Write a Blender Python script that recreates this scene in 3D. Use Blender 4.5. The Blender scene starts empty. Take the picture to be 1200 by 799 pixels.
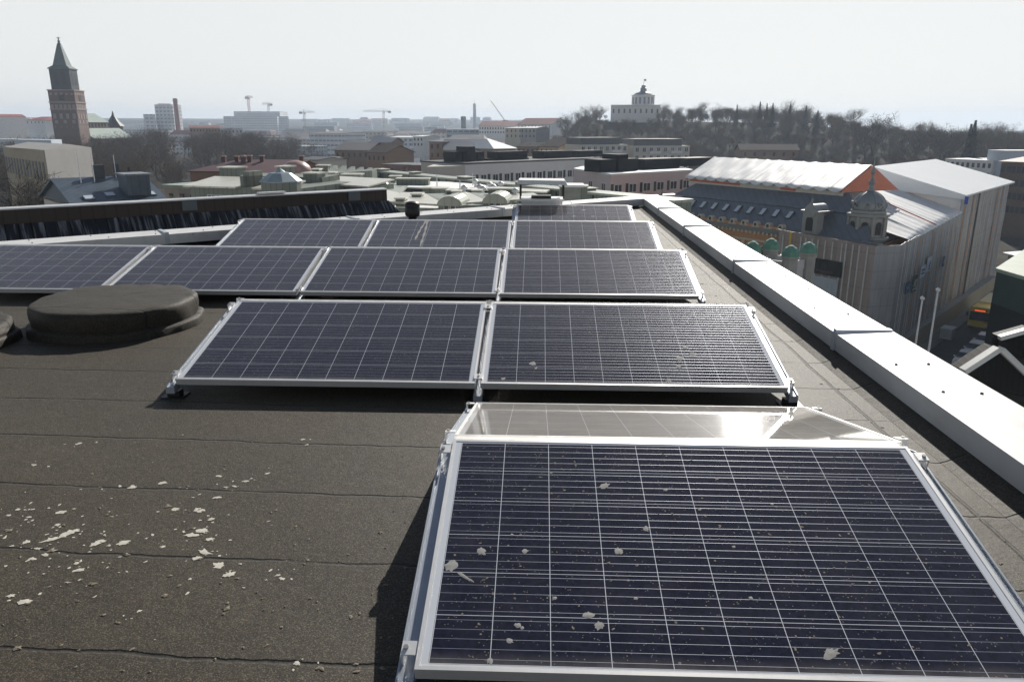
import bpy, math, random
import numpy as np
from mathutils import Vector, Matrix
R = math.radians
rnd = random.Random(11)
SC = bpy.context.scene
COL = SC.collection

# ------------------------------------------------------------------ camera, sky, sun, exposure
CAM = Vector((.307, -1.648, 1.45)); FPX = 895.0
PITCH, YAW, ROLL = R(15.7), R(-2.0), R(.13)
cd = bpy.data.cameras.new('camera'); cam = bpy.data.objects.new('camera', cd); COL.objects.link(cam)
fwd = Vector((math.sin(YAW)*math.cos(PITCH), math.cos(YAW)*math.cos(PITCH), -math.sin(PITCH)))
rt0 = Vector((math.cos(YAW), -math.sin(YAW), 0)); up0 = rt0.cross(fwd)
RT = rt0*math.cos(ROLL)+up0*math.sin(ROLL); UP = up0*math.cos(ROLL)-rt0*math.sin(ROLL)
m = Matrix((RT, UP, -fwd)).transposed().to_4x4(); m.translation = CAM
cam.matrix_world = m
cd.sensor_width = 36; cd.lens = FPX/1200*36; cd.clip_start = .05; cd.clip_end = 12000
SC.camera = cam
SUN_AZ, SUN_EL = R(17.3), R(30.8)
w = bpy.data.worlds.new('World'); SC.world = w; w.use_nodes = True
wn = w.node_tree; bg = wn.nodes['Background']
sk = wn.nodes.new('ShaderNodeTexSky'); sk.sky_type = 'NISHITA'; sk.sun_disc = False
sk.sun_elevation = SUN_EL; sk.sun_rotation = SUN_AZ; sk.air_density = 1.0; sk.dust_density = .5; sk.ozone_density = 1.0
# thin high veil of cloud: pale low down, fading towards the zenith
wg = wn.nodes.new('ShaderNodeTexCoord'); wx = wn.nodes.new('ShaderNodeSeparateXYZ'); wr = wn.nodes.new('ShaderNodeValToRGB'); wm_ = wn.nodes.new('ShaderNodeMix'); wm_.data_type = 'RGBA'
wn.links.new(wg.outputs['Generated'], wx.inputs[0]); wn.links.new(wx.outputs[2], wr.inputs[0]); wn.links.new(wr.outputs[0], wm_.inputs[0]); wn.links.new(sk.outputs[0], wm_.inputs[6])
wre = wr.color_ramp.elements; wre[0].position = .15; wre[0].color = (.86, .86, .86, 1); wre[1].position = .34; wre[1].color = (.03, .03, .03, 1)
wm_.inputs[7].default_value = (15.6, 15.6, 15.3, 1)
wn.links.new(wm_.outputs[2], bg.inputs[0]); bg.inputs[1].default_value = .05
sl = bpy.data.lights.new('sun', 'SUN'); sl.energy = 4.8; sl.angle = R(.53); sl.color = (1, .95, .87)
sun = bpy.data.objects.new('sun', sl); COL.objects.link(sun)
SD = Vector((math.sin(SUN_AZ)*math.cos(SUN_EL), math.cos(SUN_AZ)*math.cos(SUN_EL), math.sin(SUN_EL)))
sun.rotation_euler = SD.to_track_quat('Z', 'Y').to_euler(); sun.location = (0, 0, 60)
SC.view_settings.view_transform = 'Standard'; SC.view_settings.look = 'None'
SC.view_settings.exposure = .28; SC.view_settings.gamma = 1; SC.view_settings.use_curve_mapping = False
SC.cycles.max_bounces = 6; SC.cycles.transparent_max_bounces = 8; SC.cycles.volume_bounces = 0
SC.cycles.use_denoising = True; SC.cycles.blur_glossy = .05; SC.cycles.sample_clamp_indirect = 30

# ------------------------------------------------------------------ helpers
def ray(px, py): return RT*((px-600)/FPX)+UP*((399.5-py)/FPX)+fwd
def D(px, py, dist):
    d = ray(px, py); return CAM+d*(dist/math.hypot(d.x, d.y))
def PZ(px, py, z):
    d = ray(px, py); return CAM+d*((z-CAM.z)/d.z)
def V2(p, z): return Vector((p[0], p[1], z))

class MB:
    def __init__(s): s.v = []; s.f = []
    def add(s, vs, fs):
        n = len(s.v); s.v += [tuple(v) for v in vs]; s.f += [tuple(i+n for i in f) for f in fs]; return s
    def quad(s, *p): return s.add(p, [tuple(range(len(p)))])
    def hexa(s, b, t):      # bottom ring, top ring (ccw seen from above)
        n = len(b)
        return s.add(list(b)+list(t), [tuple(range(n-1, -1, -1)), tuple(range(n, 2*n))]+[(i, (i+1) % n, n+(i+1) % n, n+i) for i in range(n)])
    def box(s, x0, x1, y0, y1, z0, z1):
        return s.hexa([(x0, y0, z0), (x1, y0, z0), (x1, y1, z0), (x0, y1, z0)], [(x0, y0, z1), (x1, y0, z1), (x1, y1, z1), (x0, y1, z1)])
    def obox(s, c, ax, ay, az, hx, hy, hz):
        c, ax, ay, az = Vector(c), Vector(ax), Vector(ay), Vector(az)
        k = lambda a, b, z: c+ax*hx*a+ay*hy*b+az*hz*z
        return s.hexa([k(-1, -1, -1), k(1, -1, -1), k(1, 1, -1), k(-1, 1, -1)], [k(-1, -1, 1), k(1, -1, 1), k(1, 1, 1), k(-1, 1, 1)])
    def wallbox(s, a, b, t, z0, z1, off=0):   # box along a->b, thickness t to the right-hand side
        a, b = Vector((a[0], a[1], 0)), Vector((b[0], b[1], 0)); d = (b-a).normalized(); n = Vector((d.y, -d.x, 0))
        a, b = a+n*off, b+n*off
        q = [a, b, b-n*t, a-n*t]
        return s.hexa([V2(p, z0) for p in q], [V2(p, z1) for p in q])
    def prism(s, pts, z0, z1): return s.hexa([V2(p, z0) for p in pts], [V2(p, z1) for p in pts])
    def tube(s, a, b, r0, r1=None, n=8, caps=True):
        a, b = Vector(a), Vector(b); r1 = r0 if r1 is None else r1
        z = (b-a).normalized(); x = z.orthogonal().normalized(); y = z.cross(x)
        ring = lambda c, r: [c+(x*math.cos(2*math.pi*i/n)+y*math.sin(2*math.pi*i/n))*r for i in range(n)]
        vs = ring(a, r0)+ring(b, r1); fs = [(i, (i+1) % n, n+(i+1) % n, n+i) for i in range(n)]
        if caps: fs += [tuple(range(n-1, -1, -1)), tuple(range(n, 2*n))]
        return s.add(vs, fs)
    def lathe(s, prof, n=16, c=(0, 0, 0), ph=0, sx=1, sy=1):
        c = Vector(c); vs = []
        for r, z in prof: vs += [c+Vector((math.cos(ph+2*math.pi*i/n)*r*sx, math.sin(ph+2*math.pi*i/n)*r*sy, z)) for i in range(n)]
        fs = []
        for k in range(len(prof)-1):
            fs += [(k*n+i, k*n+(i+1) % n, (k+1)*n+(i+1) % n, (k+1)*n+i) for i in range(n)]
        fs += [tuple(range(n-1, -1, -1)), tuple(range((len(prof)-1)*n, len(prof)*n))]
        return s.add(vs, fs)
    def build(s, name, mat, parent=None, smooth=False, loc=None):
        me = bpy.data.meshes.new(name); me.from_pydata(s.v, [], s.f); me.update()
        if smooth:
            me.polygons.foreach_set('use_smooth', [True]*len(me.polygons))
        me.materials.append(mat)
        o = bpy.data.objects.new(name, me); COL.objects.link(o)
        if parent is not None: o.parent = parent
        if loc is not None: o.location = loc
        return o

def tag(o, label=None, cat=None, group=None, kind=None):
    if label: o['label'] = label
    if cat: o['category'] = cat
    if group: o['group'] = group
    if kind: o['kind'] = kind
    return o
def T(name, label, cat, loc=(0, 0, 0), group=None):
    o = bpy.data.objects.new(name, None); o.empty_display_size = .2; COL.objects.link(o); o.location = loc
    return tag(o, label, cat, group)
def dup(o, parent=None):
    c = o.copy(); COL.objects.link(c)
    if parent is not None: c.parent = parent
    for ch in list(o.children): dup(ch, c)
    return c

# ------------------------------------------------------------------ materials
class NT:
    def __init__(s, name):
        s.m = bpy.data.materials.new(name); s.m.use_nodes = True; s.t = s.m.node_tree
        s.b = s.t.nodes['Principled BSDF']; s.out = s.t.nodes['Material Output']
    def n(s, typ, **kw):
        o = s.t.nodes.new(typ)
        for k, v in kw.items(): setattr(o, k, v)
        return o
    def l(s, a, b): s.t.links.new(a, b)
    def put(s, sock, v):
        if isinstance(v, (int, float)): sock.default_value = v
        elif isinstance(v, tuple): sock.default_value = v if len(v) == 4 or len(sock.default_value) == 3 else v+(1,)
        else: s.l(v, sock)
    def math(s, op, a, b=0, c=None, clamp=False):
        o = s.n('ShaderNodeMath', operation=op); o.use_clamp = clamp; s.put(o.inputs[0], a); s.put(o.inputs[1], b)
        if c is not None: s.put(o.inputs[2], c)
        return o.outputs[0]
    def mix(s, f, a, b, typ='MIX'):
        o = s.n('ShaderNodeMix', data_type='RGBA', blend_type=typ); s.put(o.inputs[0], f); s.put(o.inputs[6], a); s.put(o.inputs[7], b); return o.outputs[2]
    def co(s, scale=None, kind='Object'):
        c = s.n('ShaderNodeTexCoord').outputs[kind]
        if scale:
            mp = s.n('ShaderNodeMapping'); mp.inputs['Scale'].default_value = scale; s.l(c, mp.inputs[0]); c = mp.outputs[0]
        return c
    def noise(s, co, scale, detail=4, rough=.6):
        o = s.n('ShaderNodeTexNoise'); s.l(co, o.inputs['Vector']); o.inputs['Scale'].default_value = scale; o.inputs['Detail'].default_value = detail; o.inputs['Roughness'].default_value = rough; return o.outputs[0]
    def vor(s, co, scale, out='Distance', rand=1):
        o = s.n('ShaderNodeTexVoronoi'); s.l(co, o.inputs['Vector']); o.inputs['Scale'].default_value = scale; o.inputs['Randomness'].default_value = rand; return o.outputs[out]
    def ramp(s, f, *st):
        o = s.n('ShaderNodeValToRGB'); e = o.color_ramp.elements
        while len(e) < len(st): e.new(.5)
        for k, (p, c) in zip(e, st):
            k.position = p; k.color = (c, c, c, 1) if isinstance(c, (int, float)) else c+(1,)
        s.put(o.inputs[0], f); return o.outputs[0]
    def sep(s, co):
        o = s.n('ShaderNodeSeparateXYZ'); s.l(co, o.inputs[0]); return o.outputs
    def bump(s, h, strength, dist):
        o = s.n('ShaderNodeBump'); o.inputs['Strength'].default_value = strength; o.inputs['Distance'].default_value = dist; s.l(h, o.inputs['Height']); s.l(o.outputs[0], s.b.inputs['Normal'])
    def set(s, col=None, rough=None, metal=None, spec=None):
        if col is not None: s.put(s.b.inputs['Base Color'], col)
        if rough is not None: s.put(s.b.inputs['Roughness'], rough)
        if metal is not None: s.put(s.b.inputs['Metallic'], metal)
        if spec is not None: s.put(s.b.inputs['Specular IOR Level'], spec)
        return s.m
MC = {}
def mat(name, col, rough=.7, var=.18, scale=1.5, metal=0, spec=.4, bump=0):
    """plain weathered surface: base colour broken by two sizes of noise"""
    if name in MC: return MC[name]
    t = NT(name); c = t.co()
    a = t.noise(c, scale, 5); b = t.noise(c, scale*9, 3)
    f = t.math('ADD', t.math('MULTIPLY', a, .65), t.math('MULTIPLY', b, .35))
    f = t.ramp(f, (.3, 0), (.7, 1))
    lo = tuple(x*(1-var) for x in col); hi = tuple(min(.95, x*(1+var)) for x in col)
    t.set(t.mix(f, lo, hi), rough, metal, spec)
    if bump: t.bump(b, .4, bump)
    MC[name] = t.m; return t.m
def seamed(name, col, pitch, axis='X', rough=.4, metal=0, var=.12, depth=.02, spec=.4, dark=.75):
    """standing-seam sheet metal: fine ribs across one object axis"""
    if name in MC: return MC[name]
    t = NT(name); c = t.co(); s = t.sep(c); x = s[{'X': 0, 'Y': 1, 'Z': 2}[axis]]
    fr = t.math('FRACT', t.math('DIVIDE', x, pitch)); d = t.math('ABSOLUTE', t.math('SUBTRACT', fr, .5))
    line = t.ramp(d, (.40, 0), (.47, 1))
    a = t.ramp(t.noise(c, .7, 6), (.3, 0), (.7, 1))
    cc = t.mix(a, tuple(v*(1-var) for v in col), tuple(min(.95, v*(1+var)) for v in col))
    cc = t.mix(t.math('MULTIPLY', line, 1-dark), cc, (0, 0, 0))
    t.set(cc, rough, metal, spec); t.bump(line, .5, depth*.12)
    MC[name] = t.m; return t.m
def facade(name, col, wcol, wx, wz, fx=.5, fz=.5, rough=.7):
    """far-off facade: rows of small openings as a surface pattern, for blocks a few pixels high"""
    if name in MC: return MC[name]
    t = NT(name); c = t.co(); s = t.sep(c)
    ge = t.n('ShaderNodeNewGeometry'); nn = t.sep(ge.outputs['Normal'])
    h = t.math('ADD', t.math('MULTIPLY', s[0], t.math('ABSOLUTE', nn[1])), t.math('MULTIPLY', s[1], t.math('ABSOLUTE', nn[0])))
    a = t.math('LESS_THAN', t.math('FRACT', t.math('DIVIDE', h, wx)), fx); b = t.math('LESS_THAN', t.math('FRACT', t.math('DIVIDE', s[2], wz)), fz)
    side = t.math('LESS_THAN', t.math('ABSOLUTE', nn[2]), .5)
    f = t.math('MULTIPLY', t.math('MULTIPLY', a, b), side)
    n = t.ramp(t.noise(c, .12, 4), (.3, 0), (.7, 1))
    base = t.mix(n, tuple(v*.85 for v in col), tuple(v*1.1 for v in col))
    t.set(t.mix(f, base, wcol), rough); MC[name] = t.m; return t.m

# --- solar glass over cells
def solar_material(name, dust):
    t = NT(name); c = t.co(); s = t.sep(c)
    u = t.math('DIVIDE', t.math('SUBTRACT', s[0], .035), .158); v = t.math('DIVIDE', t.math('SUBTRACT', s[1], .021), .158)
    du = t.math('ABSOLUTE', t.math('SUBTRACT', t.math('FRACT', u), .5)); dv = t.math('ABSOLUTE', t.math('SUBTRACT', t.math('FRACT', v), .5))
    gu = t.math('GREATER_THAN', du, .5-.0065); gv = t.math('GREATER_THAN', dv, .5-.0058)
    inu = t.math('LESS_THAN', t.math('ABSOLUTE', t.math('SUBTRACT', u, 5)), 5.012); inv = t.math('LESS_THAN', t.math('ABSOLUTE', t.math('SUBTRACT', v, 3)), 3.012)
    inside = t.math('MULTIPLY', inu, inv)
    gap = t.math('MAXIMUM', gu, gv)
    gap = t.math('MAXIMUM', gap, t.math('SUBTRACT', 1, inside))
    bb = t.math('ABSOLUTE', t.math('SUBTRACT', t.math('FRACT', t.math('MULTIPLY', v, 5)), .5))
    bus = t.math('MULTIPLY', t.math('LESS_THAN', bb, .0125), inside)
    fing = t.ramp(t.math('ABSOLUTE', t.math('SUBTRACT', t.math('FRACT', t.math('MULTIPLY', u, 62)), .5)), (.35, 0), (.5, 1))
    vc = t.vor(c, 85, 'Color'); vs = t.sep(vc)[0]
    cell = t.mix(vs, (.003, .004, .013), (.010, .011, .030))
    cell = t.mix(t.math('MULTIPLY', fing, .05), cell, (.35, .36, .42))
    col = t.mix(gap, cell, (.62, .64, .68)); col = t.mix(bus, col, (.47, .50, .56))
    # dust film and splashes, own shape per panel
    oi = t.n('ShaderNodeObjectInfo'); mp = t.n('ShaderNodeMapping'); t.l(c, mp.inputs[0])
    cb = t.n('ShaderNodeCombineXYZ'); r10 = t.math('MULTIPLY', oi.outputs['Random'], 31); t.l(r10, cb.inputs[0]); t.l(r10, cb.inputs[2]); t.l(cb.outputs[0], mp.inputs['Location'])
    q = mp.outputs[0]
    n1 = t.noise(q, 7, 6, .65); n2 = t.noise(q, 160, 2); sp = t.vor(q, 85)
    spk = t.math('MULTIPLY', t.math('LESS_THAN', sp, .17), t.math('GREATER_THAN', t.noise(q, 21, 3), .5))
    sp2 = t.vor(q, 21); dis = t.math('ADD', sp2, t.math('MULTIPLY', t.math('SUBTRACT', t.noise(q, 120, 3), .5), .2))
    spk2 = t.math('MULTIPLY', t.math('LESS_THAN', dis, .085), t.math('GREATER_THAN', t.noise(q, 5, 3), .5))
    film = t.math('ADD', dust, t.math('MULTIPLY', t.ramp(n1, (.4, 0), (.75, 1)), .022+dust*.5))
    low = t.math('MULTIPLY', t.ramp(s[1], (.012, 1), (.06, 0)), t.math('MULTIPLY', n1, .3))
    du = t.math('ADD', t.math('ADD', film, low), t.math('MULTIPLY', t.math('MAXIMUM', spk, spk2), t.math('MULTIPLY', n2, .55)), clamp=True)
    col = t.mix(du, col, (.55, .50, .42))
    rg = t.math('ADD', (.055 if dust < .1 else .04), t.math('MULTIPLY', bus, .33))
    t.set(col, rg, t.math('MULTIPLY', bus, .85), .5)
    t.b.inputs['Sheen Weight'].default_value = .2+dust*1.2; t.b.inputs['Sheen Roughness'].default_value = .35; t.b.inputs['Sheen Tint'].default_value = (.88, .85, .84, 1) if dust < .1 else (.98, .88, .72, 1)
    t.b.inputs['IOR'].default_value = 1.45
    return t.m
SOLAR = solar_material('solar_cells', .006); SOLARD = solar_material('dusty_solar_cells', .2)
ALU = mat('anodised_aluminium', (.72, .71, .69), .38, .08, 6, metal=.55, spec=.5)
RAIL = mat('mill_rail', (.36, .39, .43), .4, .12, 5, metal=.5)
STEEL = mat('bolt_steel', (.42, .41, .38), .35, .2, 20, metal=.8)
BLACKPL = mat('black_plastic', (.012, .012, .013), .45, .2, 8)
BACK = mat('panel_backsheet', (.5, .5, .5), .6)
DROP = mat('bird_dropping', (.52, .49, .42), .9, .25, 40)
DROPB = mat('dropping_brown', (.22, .19, .14), .9, .3, 40)

def felt_material(name='roofing_felt', k=1.0):
    t = NT(name); c = t.co(); s = t.sep(c)
    g = t.vor(c, 330, 'Color'); gs = t.sep(g)[0]; big = t.noise(c, .55, 6, .62); mid = t.noise(c, 3.5, 6, .7); fine = t.noise(c, 60, 4, .7)
    stain = t.ramp(big, (.35, 0), (.68, 1))
    base = t.mix(stain, (.027, .0195, .0100), (.060, .0435, .0215))
    base = t.mix(t.ramp(mid, (.3, 0), (.7, 1)), t.mix(.45, base, (.010, .009, .008)), base)
    mos = t.math('MULTIPLY', t.ramp(t.noise(c, 1.1, 5, .7), (.5, 0), (.72, .65)), t.ramp(t.noise(c, 14, 4, .7), (.4, 0), (.62, 1)))
    base = t.mix(mos, base, (.085, .068, .042))
    base = t.mix(t.ramp(fine, (.35, 0), (.65, .75)), base, (.011, .010, .008))
    base = t.mix(t.math('MULTIPLY', t.math('GREATER_THAN', gs, .8), .6), base, (.16, .135, .092))
    # overlaps of the felt strips
    wob = t.math('MULTIPLY', t.math('SUBTRACT', t.noise(c, 1.6, 6, .7), .5), .09)
    yy = t.math('ADD', t.math('ADD', s[1], wob), t.math('MULTIPLY', s[0], .035))
    fr = t.math('FRACT', t.math('DIVIDE', t.math('ADD', yy, .11), .5)); d = t.math('ABSOLUTE', t.math('SUBTRACT', fr, .5))
    seam = t.math('MULTIPLY', t.ramp(d, (.006, 1), (.019, 0)), t.ramp(t.noise(c, 2.3, 4), (.36, .15), (.5, 1)))
    fr2 = t.math('FRACT', t.math('DIVIDE', t.math('ADD', t.math('ADD', s[0], wob), 1.1), 6.7))
    seam2 = t.ramp(t.math('ABSOLUTE', t.math('SUBTRACT', fr2, .5)), (.0005, 1), (.0013, 0))
    sm3 = t.ramp(t.math('ABSOLUTE', t.math('SUBTRACT', t.math('ADD', s[0], t.math('MULTIPLY', wob, .5)), 2.02)), (.003, 1), (.011, 0))
    seam = t.math('MAXIMUM', seam, t.math('MULTIPLY', t.math('MAXIMUM', seam2, sm3), .8))
    base = t.mix(t.math('MULTIPLY', seam, .85), base, (.008, .007, .006))
    band = t.ramp(d, (.0, .45), (.09, 0))
    base = t.mix(t.math('MULTIPLY', band, mid), base, (.03, .026, .02))
    if k < 1: base = t.mix(1-k, base, (.004, .004, .004))
    t.set(base, .64, 0, .34); t.b.inputs['Sheen Weight'].default_value = .035; t.b.inputs['Sheen Roughness'].default_value = .5; t.b.inputs['Sheen Tint'].default_value = (1, .9, .75, 1)
    h = t.math('ADD', t.math('MULTIPLY', gs, .5), t.math('MULTIPLY', seam, -2.0)); h = t.math('ADD', h, t.math('MULTIPLY', mid, 2.5))
    t.bump(h, .8, .004)
    return t.m
FELT = felt_material()
def capmetal():
    t = NT('white_coated_steel'); c = t.co()
    n = t.noise(c, 1.3, 6, .65); sp = t.vor(c, 5.5); spk = t.math('MULTIPLY', t.math('LESS_THAN', sp, .05), .6)
    st = t.noise(t.co((9, 1.2, 4)), 1.4, 5)
    col = t.mix(t.ramp(n, (.35, 0), (.75, 1)), (.62, .615, .60), (.71, .705, .69))
    col = t.mix(t.ramp(st, (.5, 0), (.8, .6)), col, (.48, .45, .40))
    col = t.mix(spk, col, (.2, .17, .13))
    t.set(col, .42, 0, .4); t.bump(t.noise(c, 1.6, 3), .25, .02); return t.m
CAP = capmetal()

# ------------------------------------------------------------------ the roof we stand on
def farline(x): return 10.95+.8*x
roofm = MB(); nx, ny = 40, 60
roofm.prism([(-14, -6), (2.5, -6), (2.5, farline(2.5)+.2), (-14, max(-5.9, farline(-14)+.2))], -.3, 0)
roofm.hexa([(2.12, -6, -.01), (2.3, -6, -.01), (2.3, farline(2.12)-.03, -.01), (2.12, farline(2.12)-.03, -.01)], [(2.12, -6, .001), (2.28, -6, .065), (2.28, farline(2.12)-.03, .065), (2.12, farline(2.12)-.03, .001)])   # felt turned up over a cant strip
tag(roofm.build('roof', FELT), kind='structure')
bm_ = MB().prism([(-40, -9), (2.58, -9), (2.58, farline(2.58)+.4), (-13.9, farline(-13.9)+.4), (-40, farline(-14)+.4)], -25.3, -.32)
bld0 = bm_.build('apartment_house', mat('own_render', (.42, .38, .33), .8), None)
tag(bld0, 'flat roofed building carrying the solar panels, directly below the felt roof', 'building')

# parapets: sheet-metal cap with sloping inner fascia, cross joints and screws
def parapet(label, a, b, n, joints, end_a=0, end_b=0):
    """a, b: ends of the inner fold line; n: unit vector pointing outwards"""
    t = T('metal_parapet', label, 'parapet', (a[0], a[1], 0))
    a3, b3, n3 = Vector((0, 0, 0)), Vector((b[0]-a[0], b[1]-a[1], 0)), Vector((n[0], n[1], 0)); L = b3.length; d = b3.normalized()
    sec = [(.008, .045), (0, .165), (.365, .18), (.375, .12), (.355, .115), (.345, .16), (.018, .147), (.026, .045)]
    mm = MB(); ring = lambda o, e, k: [o+n3*x+d*(e*x*k)+Vector((0, 0, z)) for x, z in sec]
    ks = [0]+joints+[L]
    for j in range(len(ks)-1):
        r0 = ring(a3+d*ks[j], end_a if j == 0 else 0, 1); r1 = ring(a3+d*ks[j+1], end_b if j == len(ks)-2 else 0, 1); k = len(sec)
        mm.add(r0+r1, [(i, (i+1) % k, k+(i+1) % k, k+i) for i in range(k)])
    mm.build('cap_sheet', CAP, t)
    lo = n3*.12; hi = n3*.31
    MB().hexa([a3+lo, b3+lo, b3+hi, a3+hi], [p+Vector((0, 0, .14)) for p in (a3+lo, b3+lo, b3+hi, a3+hi)]).build('upstand', BLACKPL, t)
    for j in joints:
        o = a3+d*j; jm = MB()
        jm.obox(o+n3*.18+Vector((0, 0, .178)), d, n3, Vector((0, 0, 1)), .024, .18, .012)
        jm.obox(o-n3*.002+Vector((0, 0, .11)), d, Vector((0, 0, 1)), n3, .024, .062, .005)
        jm.build('joint_strip', mat('joint_grey', (.5, .53, .57), .4, metal=.3), t)
    screw_me = None; q = .35
    while q < L-.2:
        for fx in (.09, .27):
            p = a3+d*(q+rnd.uniform(-.12, .12))+n3*(fx+rnd.uniform(-.02, .02))+Vector((0, 0, fx*.041-.083))
            if screw_me is None:
                screw_me = MB().lathe([(.009, .2485), (.009, .253), (.004, .257)], 6).build('screw', mat('rust_screw', (.16, .13, .1), .7), t); o = screw_me
            else: o = dup(screw_me, t)
            o.location = p
        q += .62
    return t
CY = farline(2.235)
parapet('long white sheet-metal parapet cap along the right edge of the roof', (2.235, -4.0), (2.235, CY), (1, 0), [2.15, 4.7, 7.22, 9.92, 12.64, 14.94], 0, 2.081)
parapet('white sheet-metal parapet cap crossing the far end of the roof behind the panels', (2.235, CY), (-14, CY-16.235*.8), (-.6247, .7809), [3.2, 5.75, 8.3, 10.85, 13.4, 16.0], -2.081, 0)

# ------------------------------------------------------------------ solar panels
TILT = R(13.25); PW, PH = 1.65, .99; HB = .11
CT, ST = math.cos(TILT), math.sin(TILT)
glass_me = MB().box(.011, PW-.011, .011, PH-.011, -.006, -.002)
fr = MB()
lip, th = .012, .036
for (x0, x1, y0, y1) in ((0, PW, 0, lip), (0, PW, PH-lip, PH), (0, lip, lip, PH-lip), (PW-lip, PW, lip, PH-lip)):
    fr.box(x0, x1, y0, y1, -th, 0)
back_me = MB().box(.02, PW-.02, .02, PH-.02, -.0095, -.0075)
jb_me = MB().box(PW/2-.06, PW/2+.06, PH-.16, PH-.06, -.03, -.0100)
proto = None
def panel(label, x, y, rear=False):
    global proto
    if proto is None:
        proto = T('solar_panel', label, 'solar panel', (0, 0, 0), 'solar panels on the roof')
        glass_me.build('cell_glass', SOLAR, proto); fr.build('frame', ALU, proto)
        global dusty_me
        k_ = glass_me.build('cell_glass', SOLARD); dusty_me = k_.data; bpy.data.objects.remove(k_)
        back_me.build('backsheet', BACK, proto); jb_me.build('junction_box', BLACKPL, proto)
        o = proto
    else: o = dup(proto); o['label'] = label
    for ch in list(o.children):
        if ch.name.startswith('droppings'): pass
    if rear:
        for ch in o.children:
            if ch.name.startswith('cell_glass'): ch.data = dusty_me
        o.location = (x+PW, y+2*PH*CT+.04, HB); o.rotation_euler = (TILT, 0, math.pi)
    else:
        o.location = (x, y, HB); o.rotation_euler = (TILT, 0, 0)
    return o
ROWS = [(0, 0, 1), (-1.68, 2.265, 2), (-5.055, 4.565, 4), (-3.36, 6.79, 3), (-.03, 8.77, 1)]
FL = [['large solar panel nearest the camera, speckled with bird droppings, dark blue cells'],
      ['left panel of the second row, dark cells, beside the long shadow on bare felt', 'right panel of the second row, its busbars glinting gold at the right'],
      ['leftmost third-row panel, cut by the left picture edge behind the felt mound', 'third-row panel directly right of the felt mound', 'third-row panel directly behind the left second-row panel', 'right end panel of the third row, pale with reflected sky'],
      ['left end panel of the fourth row, in front of the black sheet-metal ridge', 'middle fourth-row panel with chalky trickle marks, below the black ball vent', 'right end panel of the fourth row, directly before the last panel'],
      ['last and farthest panel, half shaded by the white vent stack behind it']]
RL = [['rear-sloping panel behind the nearest one, blazing with a white sun glint'],
      ['rear-sloping panel behind the left second-row panel, only a pale sliver showing', 'rear-sloping panel behind the right second-row panel, hidden below its ridge'],
      ['rear-sloping panel behind the leftmost third-row panel', 'rear-sloping panel behind the third-row panel right of the mound', 'rear-sloping panel behind the third third-row panel', 'rear-sloping panel behind the right end of the third row'],
      ['rear-sloping panel behind the left end of the fourth row', 'rear-sloping panel behind the middle of the fourth row', 'rear-sloping panel behind the right end of the fourth row'], []]
PANELS = {}
for r_, (x0, y0, n_) in enumerate(ROWS):
    for k in range(n_):
        PANELS[(r_, k)] = panel(FL[r_][k], x0+k*1.68, y0)
        if RL[r_]: PANELS[(r_, k, 'r')] = panel(RL[r_][k], x0+k*1.68, y0, True)

# rails: one tent-shaped channel under every panel joint, feet on the felt, clamps with bolts
def rail(label, x, y, two, side):
    dz = 0 if side else .035
    t = T('mounting_rail', label, 'rail', (x, y, 0), 'aluminium mounting rails under the panels')
    A = Vector((0, -.02, HB-.043-dz*.7)); B = Vector((0, PH*CT+.02, HB-.043-dz+(PH*CT+.04)*math.tan(TILT)-.004)); E = Vector((0, 2*PH*CT+.06, HB-.043-dz*.7))
    hw = .024
    mm = MB()
    for p, q_ in ((A, B), (B, E)) if two else ((A, B), ):
        dn = Vector((0, 0, -.035)); X = Vector((hw, 0, 0))
        mm.hexa([p-X+dn, p+X+dn, q_+X+dn, q_-X+dn], [p-X, p+X, q_+X, q_-X])
    mm.build('rail', RAIL, t)
    lp = MB()
    for s_ in (-1, 1):
        for p, q_ in ((A, B), (B, E)) if two else ((A, B), ):
            c = Vector((s_*(hw-.004), 0, 0)); X = Vector((.003, 0, 0)); u_ = Vector((0, 0, .008)); k = Vector((0, 0, .001))
            lp.hexa([p+c-X+k, p+c+X+k, q_+c+X+k, q_+c-X+k], [p+c-X+u_, p+c+X+u_, q_+c+X+u_, q_+c-X+u_])
    lp.build('rail_lip', RAIL, t)
    for yy in ([.0, PH*CT+.02, 2*PH*CT+.0] if two else [.0, PH*CT]):
        zt = HB-.08+(yy if yy < 1 else 1.96-yy)*math.tan(TILT)-.0
        f = MB().box(-.035, .035, yy+.01, yy+.06, .001, max(.02, zt+.005)); f.box(-.06, .06, yy-.02, yy+.09, .001, .007); f.build('foot', BLACKPL, t)
    for (yy, sg) in ([(.06, 1), (.9, 1)]+([(1.06, -1), (1.9, -1)] if two else [])):
        zc = HB+(yy if sg > 0 else 2*PH*CT+.04-yy)*math.tan(TILT); ax = Vector((0, CT, sg*ST)); nz = Vector((0, -sg*ST, CT))
        c = Vector((0, yy, zc))
        cm = MB()
        if side: 
            cm.obox(c-Vector((side*.004, 0, 0))+nz*.003, (1, 0, 0), ax, nz, .019, .022, .0025)
            cm.obox(c+Vector((side*.0125, 0, 0))-nz*.018, (1, 0, 0), ax, nz, .0025, .022, .0185)
        else: cm.obox(c+nz*.004, (1, 0, 0), ax, nz, .024, .025, .0025)
        clamp = cm.build('clamp', ALU, t)
        bc = c+Vector((side*.004, 0, 0))
        MB().tube(bc+nz*.006, bc+nz*.011, .007, .007, 8).build('bolt', STEEL, clamp)
    return t
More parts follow.
